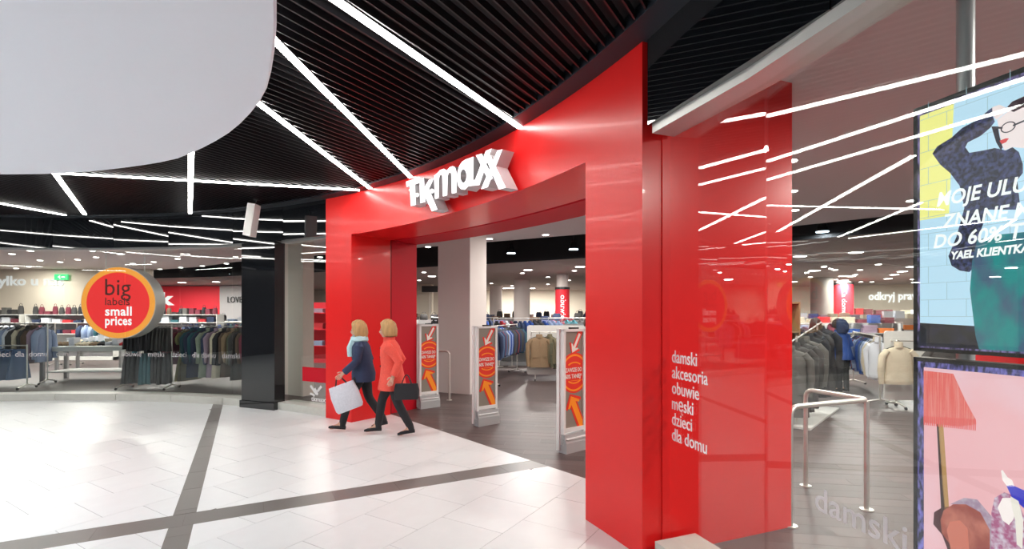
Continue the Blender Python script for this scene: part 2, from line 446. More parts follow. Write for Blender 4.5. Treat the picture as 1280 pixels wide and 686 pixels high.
winR = window('window_3', 'tall shop window to the right of the red portal', right_j)
# frosted word band and words on the panes
def pane_fn(t0, t1, rr=RG-.004):
    a = corner(t0, rr-RG); b = corner(t1, rr-RG); d = (b-a).normalized(); L = (b-a).length; n = Vector((d.y, -d.x))
    if n.dot(C-a) < 0: n = -n
    return a, d, n, L
def on_pane(t0, t1, s0, z0):
    a, d, n, L = pane_fn(t0, t1)
    return lambda x, y, z: (a.x+d.x*(s0+x)+n.x*z, a.y+d.y*(s0+x)+n.y*z, z0+y)
def at_column(t0, t1, px):
    a, d, n, L = pane_fn(t0, t1); k = (px-640)/630; return (k*a.y-a.x)/(d.x-k*d.y)
words = ['damski', 'akcesoria', 'obuwie', 'm\u0119ski', 'dzieci', 'dla domu']
def word_on_arc(s, pxc, py, parent, size=.157, m='pale_text'):
    """a word of the band, centred where the ray of picture column pxc meets the glass"""
    best = min((abs(640+630*pol(t/20, RG)[0]/pol(t/20, RG)[1]-pxc), t/20) for t in range(1200, 2300))[1]
    js = left_j; a, b = next((x, y) for x, y in zip(js, js[1:]) if x <= best <= y)
    A, d, n, L = pane_fn(b, a); P = Vector(pol(best, RG)); s0 = (P-A).dot(d)
    lettering('lettering', s, size, lambda x, y, z: (A.x+d.x*(s0+x)+n.x*z, A.y+d.y*(s0+x)+n.y*z, .88+y), M[m], PANES[('window_1', a)], extr=.001, center=True)
for s, pc in (('dla', 26), ('domu', 49), ('damski', 83), ('akcesoria', 124), ('obuwie', 165), ('m\u0119ski', 196), ('dzieci', 224), ('dla domu', 256), ('damski', 289), ('dzieci', 2)):
    word_on_arc(s, pc, 443, winL)
# list of departments on the pane by the portal
for i, s in enumerate(words):
    lettering('lettering', s, .128, on_pane(21.7, 16.94, at_column(21.7, 16.94, 840), 1.404-i*.1125), M['white_text'], PANES[('window_3', 21.7)], bold=.0008, extr=.001, squeeze=.84)
lettering('lettering', 'damski', .157, on_pane(16.94, 10.2, at_column(16.94, 10.2, 1019), .815), M['pale_text'], PANES[('window_3', 16.94)], bold=.001, extr=.001, width=at_column(16.94, 10.2, 1134)-at_column(16.94, 10.2, 1019))
# small print and red strip low on the middle window
A, d, n, L = pane_fn(mid_j[1], mid_j[0])
fn = lambda s0, z0: (lambda x, y, z: (A.x+d.x*(s0+x)+n.x*z, A.y+d.y*(s0+x)+n.y*z, z0+y))
PM = PANES[('window_2', 57.45)]
AC = lambda px: at_column(mid_j[0], mid_j[1], px)
A, d, n, L = pane_fn(*mid_j)
fn = lambda s0, z0: (lambda x, y, z: (A.x+d.x*(s0+x)+n.x*z, A.y+d.y*(s0+x)+n.y*z, z0+y))
sg = 1 if AC(400) > AC(380) else -1
lettering('lettering', 'tkmaxx.pl', .12, fn(AC(389), .185), M['white_text'], PM, bold=.002, width=AC(417)-AC(389))
for q in ([(0, 0), (.04, -.03), (.12, .08), (.08, .11)], [(.07, -.02), (.22, .12), (.19, .155), (.04, .02)], [(.10, -.05), (.22, -.02), (.21, .01), (.09, -.02)], [(-.10, .13), (-.06, .16), (.04, .06), (.01, .03)]):
    MB().prism(q, fn(AC(398), .32), 0, .002).build('emblem_stroke', M['white_text'], PM)
MB().prism([(AC(378), .53), (AC(416), .53), (AC(416), .79), (AC(378), .79)], fn(0, 0), -.002, .001).build('red_band', M['red_dark'], PM)
# black pillar
mb = MB(); P = [pol(69.35, 10.56), pol(64.75, 10.56), pol(64.95, 10.82), pol(69.2, 10.82)]
mb.add([(x, y, 0) for x, y in P]+[(x, y, 3.095) for x, y in P], [(3, 2, 1, 0), (4, 5, 6, 7), (0, 1, 5, 4), (1, 2, 6, 5), (2, 3, 7, 6), (3, 0, 4, 7)])
pil = mb.build('pillar', M['black_glass']); tag(pil, 'glossy black pillar between the two left windows', 'pillar', kind='structure')
bb = MB(); P = [pol(69.45, 10.53), pol(64.65, 10.53), pol(64.7, 10.9), pol(69.4, 10.9)]
bb.add([(x, y, 0) for x, y in P]+[(x, y, .13) for x, y in P], [(3, 2, 1, 0), (4, 5, 6, 7), (0, 1, 5, 4), (1, 2, 6, 5), (2, 3, 7, 6), (3, 0, 4, 7)])
bb.build('base', M['black_glass'], pil)
# the far side of the hall, behind the camera
mb = MB(); seg_box(mb, 119.8, 342, 10.66, 10.86, 0, 3.8, n=40)
o = mb.build('wall_back', mat('hall_wall', (.10, .095, .10), .25), smooth='auto'); tag(o, 'dark polished wall round the far side of the hall', 'wall', kind='structure')

# ---- red portal
por = thing('door_1', 'red lacquered portal around the shop entrance', 'portal', kind='structure')
T0, T1, J0, J1, ZH = 21.96, 57.36, 26.05, 53.7, 3.05
n = 40
def arcbox(t0, t1, r0, r1, z0, z1, n=1): return seg_box(MB(), t0, t1, r0, r1, z0, z1, n)
def portal_shell(r0, r1, name, m, rf=None, ztop=ZC+.005, t0=T0, t1=T1, j0=J0, j1=J1, zh=ZH):
    """one continuous gate-shaped shell"""
    ths = [t0, j0]+[j0+(j1-j0)*i/24 for i in range(1, 24)]+[j1, t1]
    V = []; F = []
    def prof(t, inside):
        zb = zh if inside else 0
        return zb
    mb = MB()
    def block(a, b, zb):
        q = [pol(a, r0), pol(b, r0), pol(b, r1), pol(a, r1)]
        mb.add([(x, y, zb) for x, y in q]+[(x, y, ztop) for x, y in q], [(3, 2, 1, 0), (4, 5, 6, 7), (0, 1, 5, 4), (1, 2, 6, 5), (2, 3, 7, 6), (3, 0, 4, 7)])
    ks = [t0]+[t0+(j0-t0)*i/4 for i in range(1, 4)]+[j0]+[j0+(j1-j0)*i/30 for i in range(1, 30)]+[j1]+[j1+(t1-j1)*i/4 for i in range(1, 4)]+[t1]
    # built as a strip so that no inner faces remain
    f = lambda t, r, z: pol(t, r, z)
    for a, b in zip(ks, ks[1:]):
        ins = a >= j0-1e-6 and b <= j1+1e-6
        zb = zh if ins else 0
        for r in (r0, r1):
            zs = [zb, ztop] if ins else [0, zh, ztop]
            for z0, z1 in zip(zs, zs[1:]): mb.add([f(a, r, z0), f(b, r, z0), f(b, r, z1), f(a, r, z1)], [(0, 1, 2, 3)])
        mb.add([f(a, r0, ztop), f(b, r0, ztop), f(b, r1, ztop), f(a, r1, ztop)], [(0, 1, 2, 3)])
        mb.add([f(a, r0, zb), f(b, r0, zb), f(b, r1, zb), f(a, r1, zb)], [(0, 1, 2, 3)])
    for t, z0s in ((t0, [(0, zh), (zh, ztop)]), (t1, [(0, zh), (zh, ztop)]), (j0, [(0, zh)]), (j1, [(0, zh)])):
        for a, b in z0s: mb.add([f(t, r0, a), f(t, r1, a), f(t, r1, b), f(t, r0, b)], [(0, 1, 2, 3)])
    o = mb.build(name, m, por)
    bm = bmesh.new(); bm.from_mesh(o.data); bmesh.ops.remove_doubles(bm, verts=bm.verts, dist=1e-4)
    bmesh.ops.recalc_face_normals(bm, faces=bm.faces); bm.to_mesh(o.data); bm.free()
    o.data.polygons.foreach_set('use_smooth', [True]*len(o.data.polygons)); o.data.set_sharp_from_angle(angle=R(30))
    return o
portal_shell(10.55, 11.36, 'frame', M['red'])
portal_shell(11.36, 11.42, 'shutter_slot', M['black'], ztop=3.4, t0=24.5, t1=55, j0=J0-.28, j1=J1+.28, zh=ZH+.05)
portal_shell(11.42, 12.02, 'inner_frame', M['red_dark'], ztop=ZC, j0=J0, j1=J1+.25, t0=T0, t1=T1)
# thin seam where jamb panel meets the curved header
A, d, n_, L = pane_fn(J0, T0, 10.549)
arcbox(T0-.05, T0+.0, 10.72, 12.03, 0, ZC).build('side_panel', M['red'], por)

# ---- shop interior shell
def polyline_ceiling(name, pts_in, pts_out, z, m, thick=.1):
    mb = MB(); n = len(pts_in)
    for (a, b), (c, e) in zip(zip(pts_in, pts_in[1:]), zip(pts_out, pts_out[1:])):
        q = [a, b, e, c]; mb.add([(x, y, z) for x, y in q]+[(x, y, z+thick) for x, y in q], [(3, 2, 1, 0), (4, 5, 6, 7), (0, 1, 5, 4), (1, 2, 6, 5), (2, 3, 7, 6), (3, 0, 4, 7)])
    return mb.build(name, m)
ZN = 3.66
bnd1 = [(x*1.09, y*1.09) for x, y in [(-33, 21.0), (-22, 21.0), (-15.5, 20.6), (-11.6, 18.6), (-9.2, 16.8), (-5.5, 14.8), (-2.2, 13.1), (-.62, 12.25), (1.77, 10.9), (5.5, 10.1), (6.9, 8.8), (9.2, 6.0), (11, 1), (12, -5)]]
th_in = [150, 118, 104, 96, 88, 78, 66, 56, 44, 30, 20, 10, -5, -20]
o = polyline_ceiling('ceiling', [pol(t, 10.77) for t in th_in], bnd1, ZN, M['ceil']); tag(o, 'plain pale ceiling inside the shop windows', 'ceiling', kind='structure')
bnd2 = [(-33, 26), (-22, 25.5), (-14, 23.5), (-6, 20), (-.9, 17.5), (2.46, 15.5), (6, 12.6), (9, 9.8), (12, 7), (16, 0), (16, -5)]
bout = [(-33, 38), (-22, 38), (-14, 38), (-6, 38), (-.9, 38), (2.46, 38), (12, 38), (22, 38), (30, 30), (32, 10), (32, -5)]
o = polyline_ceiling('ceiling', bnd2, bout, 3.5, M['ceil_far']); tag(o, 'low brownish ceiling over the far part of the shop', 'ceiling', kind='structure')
o = MB().box((0, 16, 4.75), (68, 46, .1)).build('ceiling', M['void']); tag(o, 'dark open void between the two shop ceilings', 'ceiling', kind='structure')
vb = MB()
for (x0, y0), (x1, y1) in list(zip(bnd1, bnd1[1:]))+list(zip(bnd2, bnd2[1:])):
    d = math.hypot(x1-x0, y1-y0); zl = ZN if (x0, y0) in bnd1 else 3.5; vb.box(((x0+x1)/2, (y0+y1)/2, (zl+4.7)/2), (d, .05, 4.7-zl), math.atan2(y1-y0, x1-x0))
vb.build('upstand', M['void'], o)
duct = thing('air_duct', 'dark air duct running through the ceiling void above the racks', 'duct', group=None)
for (a, b) in (((-9, 19.5, 4.2), (3.2, 13.4, 4.2)), ((3.2, 13.4, 4.2), (8.8, 8.6, 4.2))):
    MB().tube([a, b], .22, 14).build('pipe', mat('duct_metal', (.05, .05, .055), .4, .5), duct, smooth='auto')
for a in (.1, .35, .6, .85):
    x = -9+12.2*a; y = 19.5-6.1*a; MB().tube([(x, y, 4.3), (x, y, 4.71)], .012, 6).build('hanger_rod', M['black'], duct)
for a in (.2, .8):
    x = 3.2+5.6*a; y = 13.4-4.8*a; MB().tube([(x, y, 4.3), (x, y, 4.71)], .012, 6).build('hanger_rod', M['black'], duct)
def wall(name, label, a, b, z0, z1, m, th=.15):
    d = math.hypot(b[0]-a[0], b[1]-a[1])
    o = MB().box(((a[0]+b[0])/2, (a[1]+b[1])/2, (z0+z1)/2), (d, th, z1-z0), math.atan2(b[1]-a[1], b[0]-a[0])).build(name, m)
    return tag(o, label, 'wall', kind='structure')
wall('wall_back', 'long cream back wall straight behind the entrance', (-16, 36.5), (8, 36.5), 0, 4.7, M['cream'])
wall('wall_right', 'cream wall with white words behind the right window', (8, 36.5), (31, 25.5), 0, 4.7, M['cream'])
wall('wall_left', 'beige wall with white lettering behind the left window', (-31, 21.3), (-15.2, 21.3), 0, 4.7, M['beige'].copy())
bpy.data.objects['wall_left'].data.materials[0] = mat('cream_wall_left', (.70, .62, .52), .8, noise=.03, scale=1)
wall('wall_left', 'dark end of the beige wall beside the red feature wall', (-15.25, 21.3), (-16.6, 23.1), 0, 4.7, M['greywall'])
rw = wall('wall_back', 'bright red feature wall far behind the round sign', (-23, 30.2), (-17.45, 30.2), 0, 3.45, M['redwall'])
wall('wall_back', 'grey wall panel with thin dark lettering beside the red wall', (-17.4, 30.1), (-15.6, 29.7), 0, 3.45, M['greywall'])
wall('wall_back', 'red return wall seen just left of the black pillar', (-15.6, 29.7), (-13.6, 34), 0, 3.45, M['redwall'])
wall('wall_left', 'outer side wall of the shop on the left', (-31, 3), (-31, 22), 0, 4.7, M['beige'])
wall('wall_right', 'outer side wall of the shop on the right', (31, -5), (31, 26), 0, 4.7, M['cream'])
lettering('lettering', 'tylko u nas', .56, lambda x, y, z: (-21.85+x, 21.215-z, 2.98+y), emis('sign_letters_left', (1, 1, 1), .55), bpy.data.objects['wall_left'], bold=.010, extr=.02, width=3.0)
wr = bpy.data.objects['wall_right']; dr = Vector((23, -11)).normalized(); nr = Vector((dr.y, -dr.x))
P0 = Vector((8, 36.5))+dr*14.75+nr*.09
lettering('lettering', 'odkryj praw', .66, lambda x, y, z: (P0.x+dr.x*x+nr.x*z, P0.y+dr.y*x+nr.y*z, 2.62+y), emis('sign_letters_right', (1, 1, 1), 1.1), wr, bold=.012, extr=.02, width=2.45)
lettering('lettering', 'k', 1.0, lambda x, y, z: (-21.0+x*1.35, 30.11-z, 2.35+y), emis('sign_letter_k', (1, 1, 1), .9), rw, bold=.05, extr=.03)
gw = bpy.data.objects['wall_back.003'] if 'wall_back.003' in bpy.data.objects else rw
lettering('lettering', 'LOVE', .52, lambda x, y, z: (-16.85+x, 29.86-x*.222-z, 2.45+y), M['black'], gw, extr=.02, width=.98)
# columns
def column(label, c, size, z1, rz, m, rnd=False):
    mb = MB()
    if rnd: mb.cyl((0, 0, 0), size[0]/2, z1, 28)
    else: mb.box((0, 0, z1/2), (size[0], size[1], z1))
    o = mb.build('column', m, smooth='auto' if rnd else False, loc=(c[0], c[1], 0), rz=rz)
    return tag(o, label, 'column', kind='structure')
column('big square plaster column just inside the entrance', (-1.13, 11.53), (.83, .75), ZN, R(-25.6), M['column'])
column('round far column left of the red banner, seen through the door', (.5, 25.5), (.82, 0), 3.5, 0, M['column'], True)
column('slim far column beside the big square column', (-1.0, 31), (.75, 0), 3.5, 0, M['column'], True)
column('cream column seen between red jamb and big column', (-5.0, 29.5), (.7, .7), 3.5, 0, M['cream'])
column('grey column behind the coats in the right window', (14.75, 24), (.95, .95), 3.5, 0, mat('grey_column_plaster', (.22, .205, .19), .7), True)  # one even dark grey for the whole column
column('beige column standing right behind the narrow window', (-4.70, 11.05), (.70, .28), ZN, R(-29), M['beige'])
def banner(label, c, w, z0, z1, txt, tside):
    t = thing('banner_column', label, 'banner', (c[0], c[1], 0))
    MB().cyl((0, 0, 0), w/2-.05, 3.49, 20).build('post', M['column'], t, 'auto')
    MB().cyl((0, 0, z0), w/2, z1-z0, 28).build('wrap', M['redwall'], t, 'auto')
    MB().cyl((0, 0, z1), w/2+.02, .10, 28).build('cap', M['black'], t, 'auto')
    V, F = text_geo(txt, w*.5, .006, 0, 1, 0)
    x0 = min(v[0] for v in V); x1 = max(v[0] for v in V); k = (z1-z0)*.72/(x1-x0); r = w/2+.006
    a0 = math.atan2(-c[1], -c[0])
    V = [(r*math.cos(a0+(v[1]*k-.08)/r*.9), r*math.sin(a0+(v[1]*k-.08)/r*.9), z1-.25-(v[0]-x0)*k) for v in V]
    mesh('lettering', V, F, M['sign_white'], t)
banner('red banner column lettered obuwie straight through the entrance', (2.2, 22), .62, 1.40, 2.84, 'obuwie', 0)
banner('red banner column lettered dla domu behind the right window', (17.3, 26.3), .88, 1.50, 3.30, 'dla domu', 0)

# ---- light strips in the hall ceiling
strips = [((-1.36, 2.66), (.154, 5.40), 'longest light strip, running from the white disc to the red header right of the sign'),
          ((-1.69, 3.69), (-1.44, 7.24), 'light strip ending just left of the lit shop sign'),
          ((-2.345, 4.72), (-2.2, 7.84), 'light strip ending above the left corner of the red portal'),
          ((-6.14, 7.01), (-2.40, 7.93), 'nearly level light strip from the white disc to the portal corner'),
          ((-3.87, 6.08), (-6.22, 9.74), 'short upright light strip crossing the level strip'),
          ((-6.44, 7.13), (-8.35, 9.85), 'leaning light strip left of the crossing strips'),
          ((-9.35, 7.25), (-8.80, 9.93), 'leftmost light strip, reaching in from the edge of the photo'),
          ((-10.1, 7.3), (-12.6, 9.0), 'light strip beyond the left edge of the photo'),
          ((-13.2, 6.1), (-14.0, 8.4), 'second light strip beyond the left edge of the photo'),
          ((-2.2, -4.8), (-.3, -6.3), 'light strip behind the camera near the dark wall')]
for i in range(6):
    t = -70-i*34; strips.append((pol(t, 8.15), pol(t-5*(1 if i % 2 else -1), 10.4), 'light strip round the far side of the hall, strip %s of the ring' % 'one two three four five six'.split()[i]))
for a, b, lab in strips:
    a, b = Vector(a), Vector(b); d = b-a
    if 'camera' not in lab and 'ring' not in lab: a = a-d.normalized()*1.5; d = b-a
    L = d.length
    o = thing('ceiling_light_strip', lab, 'light', ((a.x+b.x)/2, (a.y+b.y)/2, 0), math.atan2(d.y, d.x), 'light strips set in the slatted ceiling')
    MB().box((0, 0, ZC+.005), (L, .068, .028)).build('housing', M['black'], o)
    MB().box((0, 0, ZC-.014), (L-.004, .060, .012)).build('diffuser', M['led'], o)
# round lamps added outside the view to brighten the hall
for i, (x, y) in enumerate([(-9, -1), (-5, -2.5), (-12.5, 2), (-6.5, 2.6), (-10.5, -5)]):
    t = thing('added_ceiling_lamp', 'added unseen round lamp in the white disc, %s of the five' % ['middle', 'one near the camera', 'far left', 'nearest the entrance', 'rearmost'][i], 'light', (x, y, ZD), 0, 'added fill lamps in the white disc')
    MB().cyl((0, 0, -.012), .36, .02, 28).build('rim', M['alu'], t, 'auto')
    MB().cyl((0, 0, -.02), .30, .008, 28).build('lens', emis('added_lamp_lens', (1, .98, .95), 3), t)
    l = bpy.data.lights.new('bulb', 'AREA'); l.shape = 'DISK'; l.size = .6; l.energy = HALL_FILL_W; l.color = (.92, .96, 1)
    lo = bpy.data.objects.new('bulb', l); link(lo, t); lo.location = (0, 0, -.03)

# ---- shop downlights
n_down = 0
ORD = 'first second third fourth fifth sixth seventh eighth ninth tenth eleventh twelfth thirteenth fourteenth fifteenth sixteenth seventeenth eighteenth nineteenth twentieth twenty-first twenty-second twenty-third twenty-fourth twenty-fifth twenty-sixth'.split()
def order(L, q): return ORD[sorted(L).index(q)]
def downlight(x, y, z, r, cool=False, watts=0, lab=None, pend=False):
    global n_down
    where = lab or 'in the shop ceiling'
    t = thing('downlight', where, 'light', (x, y, z), 0, 'round downlights in the shop')
    if pend:
        MB().cyl((0, 0, 0), r*1.05, .22, 16, r2=r*.5).build('lamp_shade', M['black'], t, 'auto')
        MB().tube([(0, 0, .2), (0, 0, 4.69-z)], .008, 5).build('cord', M['black'], t)
    else: MB().cyl((0, 0, -.012), r*1.25, .014, 16).build('rim', M['white'], t, 'auto')
    MB().cyl((0, 0, -.018), r, .007, 16).build('lens', M['lamp_blue' if cool else 'lamp'], t)
    if watts:
        l = bpy.data.lights.new('bulb', 'AREA'); l.shape = 'DISK'; l.size = r*2; l.energy = watts; l.color = (.9, .95, 1) if cool else (1, .95, .88)
        lo = bpy.data.objects.new('bulb', l); link(lo, t); lo.location = (0, 0, -.024)
near = [(732, 267), (682, 293), (612, 298), (988, 200), (990, 238), (993, 262), (1140, 250), (535, 308)]
for i, (px, py) in enumerate(near):
    Y = (ZN-1.75)*630/(393-py); X = (px-640)/630*Y
    downlight(X, Y, ZN, .075, watts=DOWN_W*(.25 if i in (2, 7) else 1), lab=['downlight nearest the top right corner of the entrance', 'downlight in the pale ceiling mid-way over the entrance', 'downlight touching the right side of the big column',
        'topmost of three downlights seen by the pane joint', 'middle of three downlights seen by the pane joint', 'lowest of three downlights seen by the pane joint', 'downlight left of the upper screen', 'downlight left of the big column'][i])
leftl = [(15, 317), (38, 313), (50, 325), (75, 327), (97, 324), (20, 335), (36, 333), (81, 339), (120, 321), (150, 317), (115, 313), (100, 337), (192, 327), (222, 323), (283, 329), (253, 332), (226, 334), (200, 336), (166, 329), (330, 318), (400, 321)]
for i, (px, py) in enumerate(leftl):
    Y = (ZN-1.75)*630/(393-py); X = (px-640)/630*Y
    downlight(X, Y, ZN, .075, watts=DOWN_W*1.25 if i % 2 == 0 or i == 19 else 0, lab='%s downlight from the left in the pale ceiling behind the left windows' % ORD[sorted(p[0] for p in leftl).index(px)])
PEN = [(639, 316), (717, 311), (691, 328), (620, 332), (1028, 289), (1025, 310), (250, 345), (290, 342), (216, 347)]
for i, (px, py) in enumerate(PEN):
    z = 3.62; Y = (z-1.75)*630/(393-py); X = (px-640)/630*Y
    downlight(X, Y, z, .13, True, DOWN_W*.5, '%s black pendant lamp from the left hanging in the dark ceiling void' % order(PEN, (px, py)), True)
BIG = [(660, 337), (725, 333), (1000, 320), (1070, 315), (1064, 345), (1128, 339), (1118, 343), (1110, 348), (1056, 350), (992, 352), (632, 360), (666, 360), (703, 360), (540, 345), (1140, 333), (270, 352)]
for i, (px, py) in enumerate(BIG):
    Y = 1102.5/(393-py); X = (px-640)/630*Y
    downlight(X, Y, 3.5, .17, watts=DOWN_W*3.0, lab='%s large downlight from the left in the far low ceiling' % order(BIG, (px, py)))
SMALL = [(653, 341), (718, 338), (614, 354), (640, 357), (659, 352), (685, 346), (685, 355), (711, 350), (734, 354), (1044, 337), (1030, 333), (1075, 337), (1069, 343), (1045, 349), (985, 346), (1013, 346), (1098, 330), (1090, 352), (530, 340), (524, 350), (1076, 352)]
for i, (px, py) in enumerate(SMALL):
    Y = 1102.5/(393-py); X = (px-640)/630*Y
    downlight(X, Y, 3.5, .09, watts=0, lab='%s small downlight from the left in the far low ceiling' % order(SMALL, (px, py)))
ADDED_DOWN = ((3.9, 1.6), (5.2, 3.7), (-25, 15), (-20, 12), (-26, 19), (-18, 17), (6, 30), (-10, 30), (24, 18), (18, 12), (-20, 27), (-18, 27.5), (12, 5.5), (12, 20), (17, 26), (23, 22), (0, 33), (20, 25))  # added lamps; the first two brighten the red panel behind the right window
for x, y in ADDED_DOWN:
    downlight(x, y, 3.5, .2, watts=DOWN_W*2.5, lab='%s large downlight added to brighten the shop, counted from the left' % order(ADDED_DOWN, (x, y)))
# ================================================================ SIGNS
# ---- lit shop sign on the header
PA = Vector(pol(46.4, 10.40)); PB = Vector(pol(32.3, 10.36)); sd = (PB-PA).normalized(); sn = Vector((sd.y, -sd.x))
if sn.dot(C-PA) < 0: sn = -sn
def logo_uv(cx, cy):
    px, py = 495+cx/6.2375, 170+cy/6.2375
    r = Vector(((px-640)/630, 1.0)); nn = sn; t = nn.dot(PA)/nn.dot(r)
    return ((r*t-PA).dot(sd), 1.75-(py-393)/630*t)
sign = thing('shop_sign', 'lit white sign with raised letters on the red header', 'sign', (PA.x, PA.y, 3.3))
def logo_pt(u, z, w_): p = PA+sd*u+sn*w_; return (p.x-PA.x, p.y-PA.y, z-3.3)
def circ(cx, cy, r, n=16, ry=None): return [(cx+r*math.cos(2*PI*k/n), cy+(ry or r)*math.sin(2*PI*k/n)) for k in range(n)]
glyphs = [[(78, 355), (188, 322), (192, 362), (148, 377), (154, 536), (115, 547), (106, 390), (82, 397)],
          circ(166, 460, 16),
          [(188, 335), (222, 325), (226, 398), (262, 340), (298, 331), (262, 412), (328, 573), (283, 588), (230, 472), (232, 514), (192, 525)],
          circ(280, 428, 18),
          [(298, 310), (328, 285), (345, 265), (375, 255), (398, 268), (420, 243), (445, 234), (464, 245), (474, 280), (474, 441), (437, 451), (433, 300), (428, 284), (415, 286), (405, 310), (402, 462), (367, 472), (362, 310), (355, 299), (343, 310), (336, 345), (335, 483), (306, 492)],
          ([(480, 345), (482, 290), (496, 235), (520, 200), (550, 182), (608, 162), (606, 345), (640, 335), (650, 384), (570, 392), (540, 420), (512, 415), (490, 390)], [circ(530, 312, 24, 16, 52)]),
          [(622, 150), (668, 136), (756, 330), (722, 352)],
          [(702, 116), (748, 97), (652, 384), (604, 382), (616, 350)],
          [(694, 150), (738, 148), (862, 403), (806, 418)],
          [(790, 112), (830, 103), (716, 398), (662, 415)]]
for g in glyphs:
    poly, holes = g if isinstance(g, tuple) else (g, [])
    MB().prism([logo_uv(*p) for p in poly], logo_pt, .004*glyphs.index(g) % .012, -.155, 0, 1, [[logo_uv(*p) for p in h] for h in holes]).build('letter', [M['logo_face'], M['logo_side']], sign)
MB().tube([logo_pt(.2, 3.50, -.13), logo_pt(1.9, 3.40, -.10)], .012, 6).build('mounting_rail', M['steel'], sign)
for u, zz in ((.25, 3.50), (.95, 3.45), (1.75, 3.41)):
    MB().tube([logo_pt(u, zz, -.10), logo_pt(u, zz, -.24)], .012, 6).build('bracket', M['steel'], sign)

# ---- round hanging sign behind the left window
rs = thing('round_sign', 'round red and yellow backlit sign hanging behind the left window', 'sign', (-8.33, 10.66, 2.0), R(3))
def rdisc(r, y0, y1, z=0): return [[(r*math.cos(2*PI*k/64), y, z+r*math.sin(2*PI*k/64)) for k in range(64)] for y in (y0, y1)]
MB().rings(rdisc(.765, .01, .33)).build('drum', M['alu'], rs, 'auto')
rs.children[0].data.materials[0] = mat('silver_drum', (.75, .74, .72), .35, .3)
MB().rings(rdisc(.75, 0, .012)).build('yellow_ring', M['sign_yellow'], rs)
MB().rings(rdisc(.64, -.004, .002)).build('red_face', M['sign_red'], rs)
tf = lambda x0, z0: (lambda x, y, z: (x0+x, -.006-z, z0+y))
lettering('lettering', 'big', .50, tf(-.26, .16), M['dark_text'], rs, width=.52)
lettering('lettering', 'labels', .23, tf(-.26, -.05), M['dark_text'], rs, width=.50)
lettering('lettering', 'small', .27, tf(-.26, -.27), M['sign_white'], rs, bold=.006, spacing=1.06, width=.54)
lettering('lettering', 'prices', .27, tf(-.26, -.47), M['sign_white'], rs, bold=.006, spacing=1.06, width=.54)
for x in (-.38, .42): MB().tube([(x, .18, .6), (x, .18, 1.66)], .010, 8).build('suspension_rod', M['white'], rs)
# ---- slim white box hanging from the ceiling
t = thing('speaker', 'slim white speaker box hanging from the ceiling left of the portal', 'speaker', (-4.42, 8.62, 3.72))
mb = MB(); mb.box((0, 0, 0), (.13, .20, .55)); o = mb.build('body', M['white'], t, loc=(-.03, 0, -.36)); o.rotation_euler = (0, R(9), 0)
MB().tube([(.02, 0, -.12), (.05, 0, -.03), (.05, 0, 0)], .012, 8).build('bracket', M['black'], t)
MB().cyl((.05, 0, -.02), .05, .02, 14).build('ceiling_plate', M['black'], t)
o = MB().box((0, -.102, 0), (.10, .006, .49)).build('grille', M['offwhite'], t, loc=(-.03, 0, -.36)); o.rotation_euler = (0, R(9), 0)
# green exit sign
t = thing('exit_sign', 'small green lit exit sign high on the beige wall', 'sign', (-18.9, 21.14, 3.32))
MB().box((0, 0, 0), (.55, .06, .24)).build('body', M['green_lit'], t)
mb = MB(); mb.box((.1, -.035, 0), (.16, .01, .05)); mb.prism([(-.02, -.08), (-.02, .08), (-.12, 0)], lambda u, v, w_: (u, w_, v), -.04, -.03); mb.build('arrow', M['white_text'], t)
MB().box((0, .045, 0), (.2, .08, .1)).build('bracket', M['white'], t)

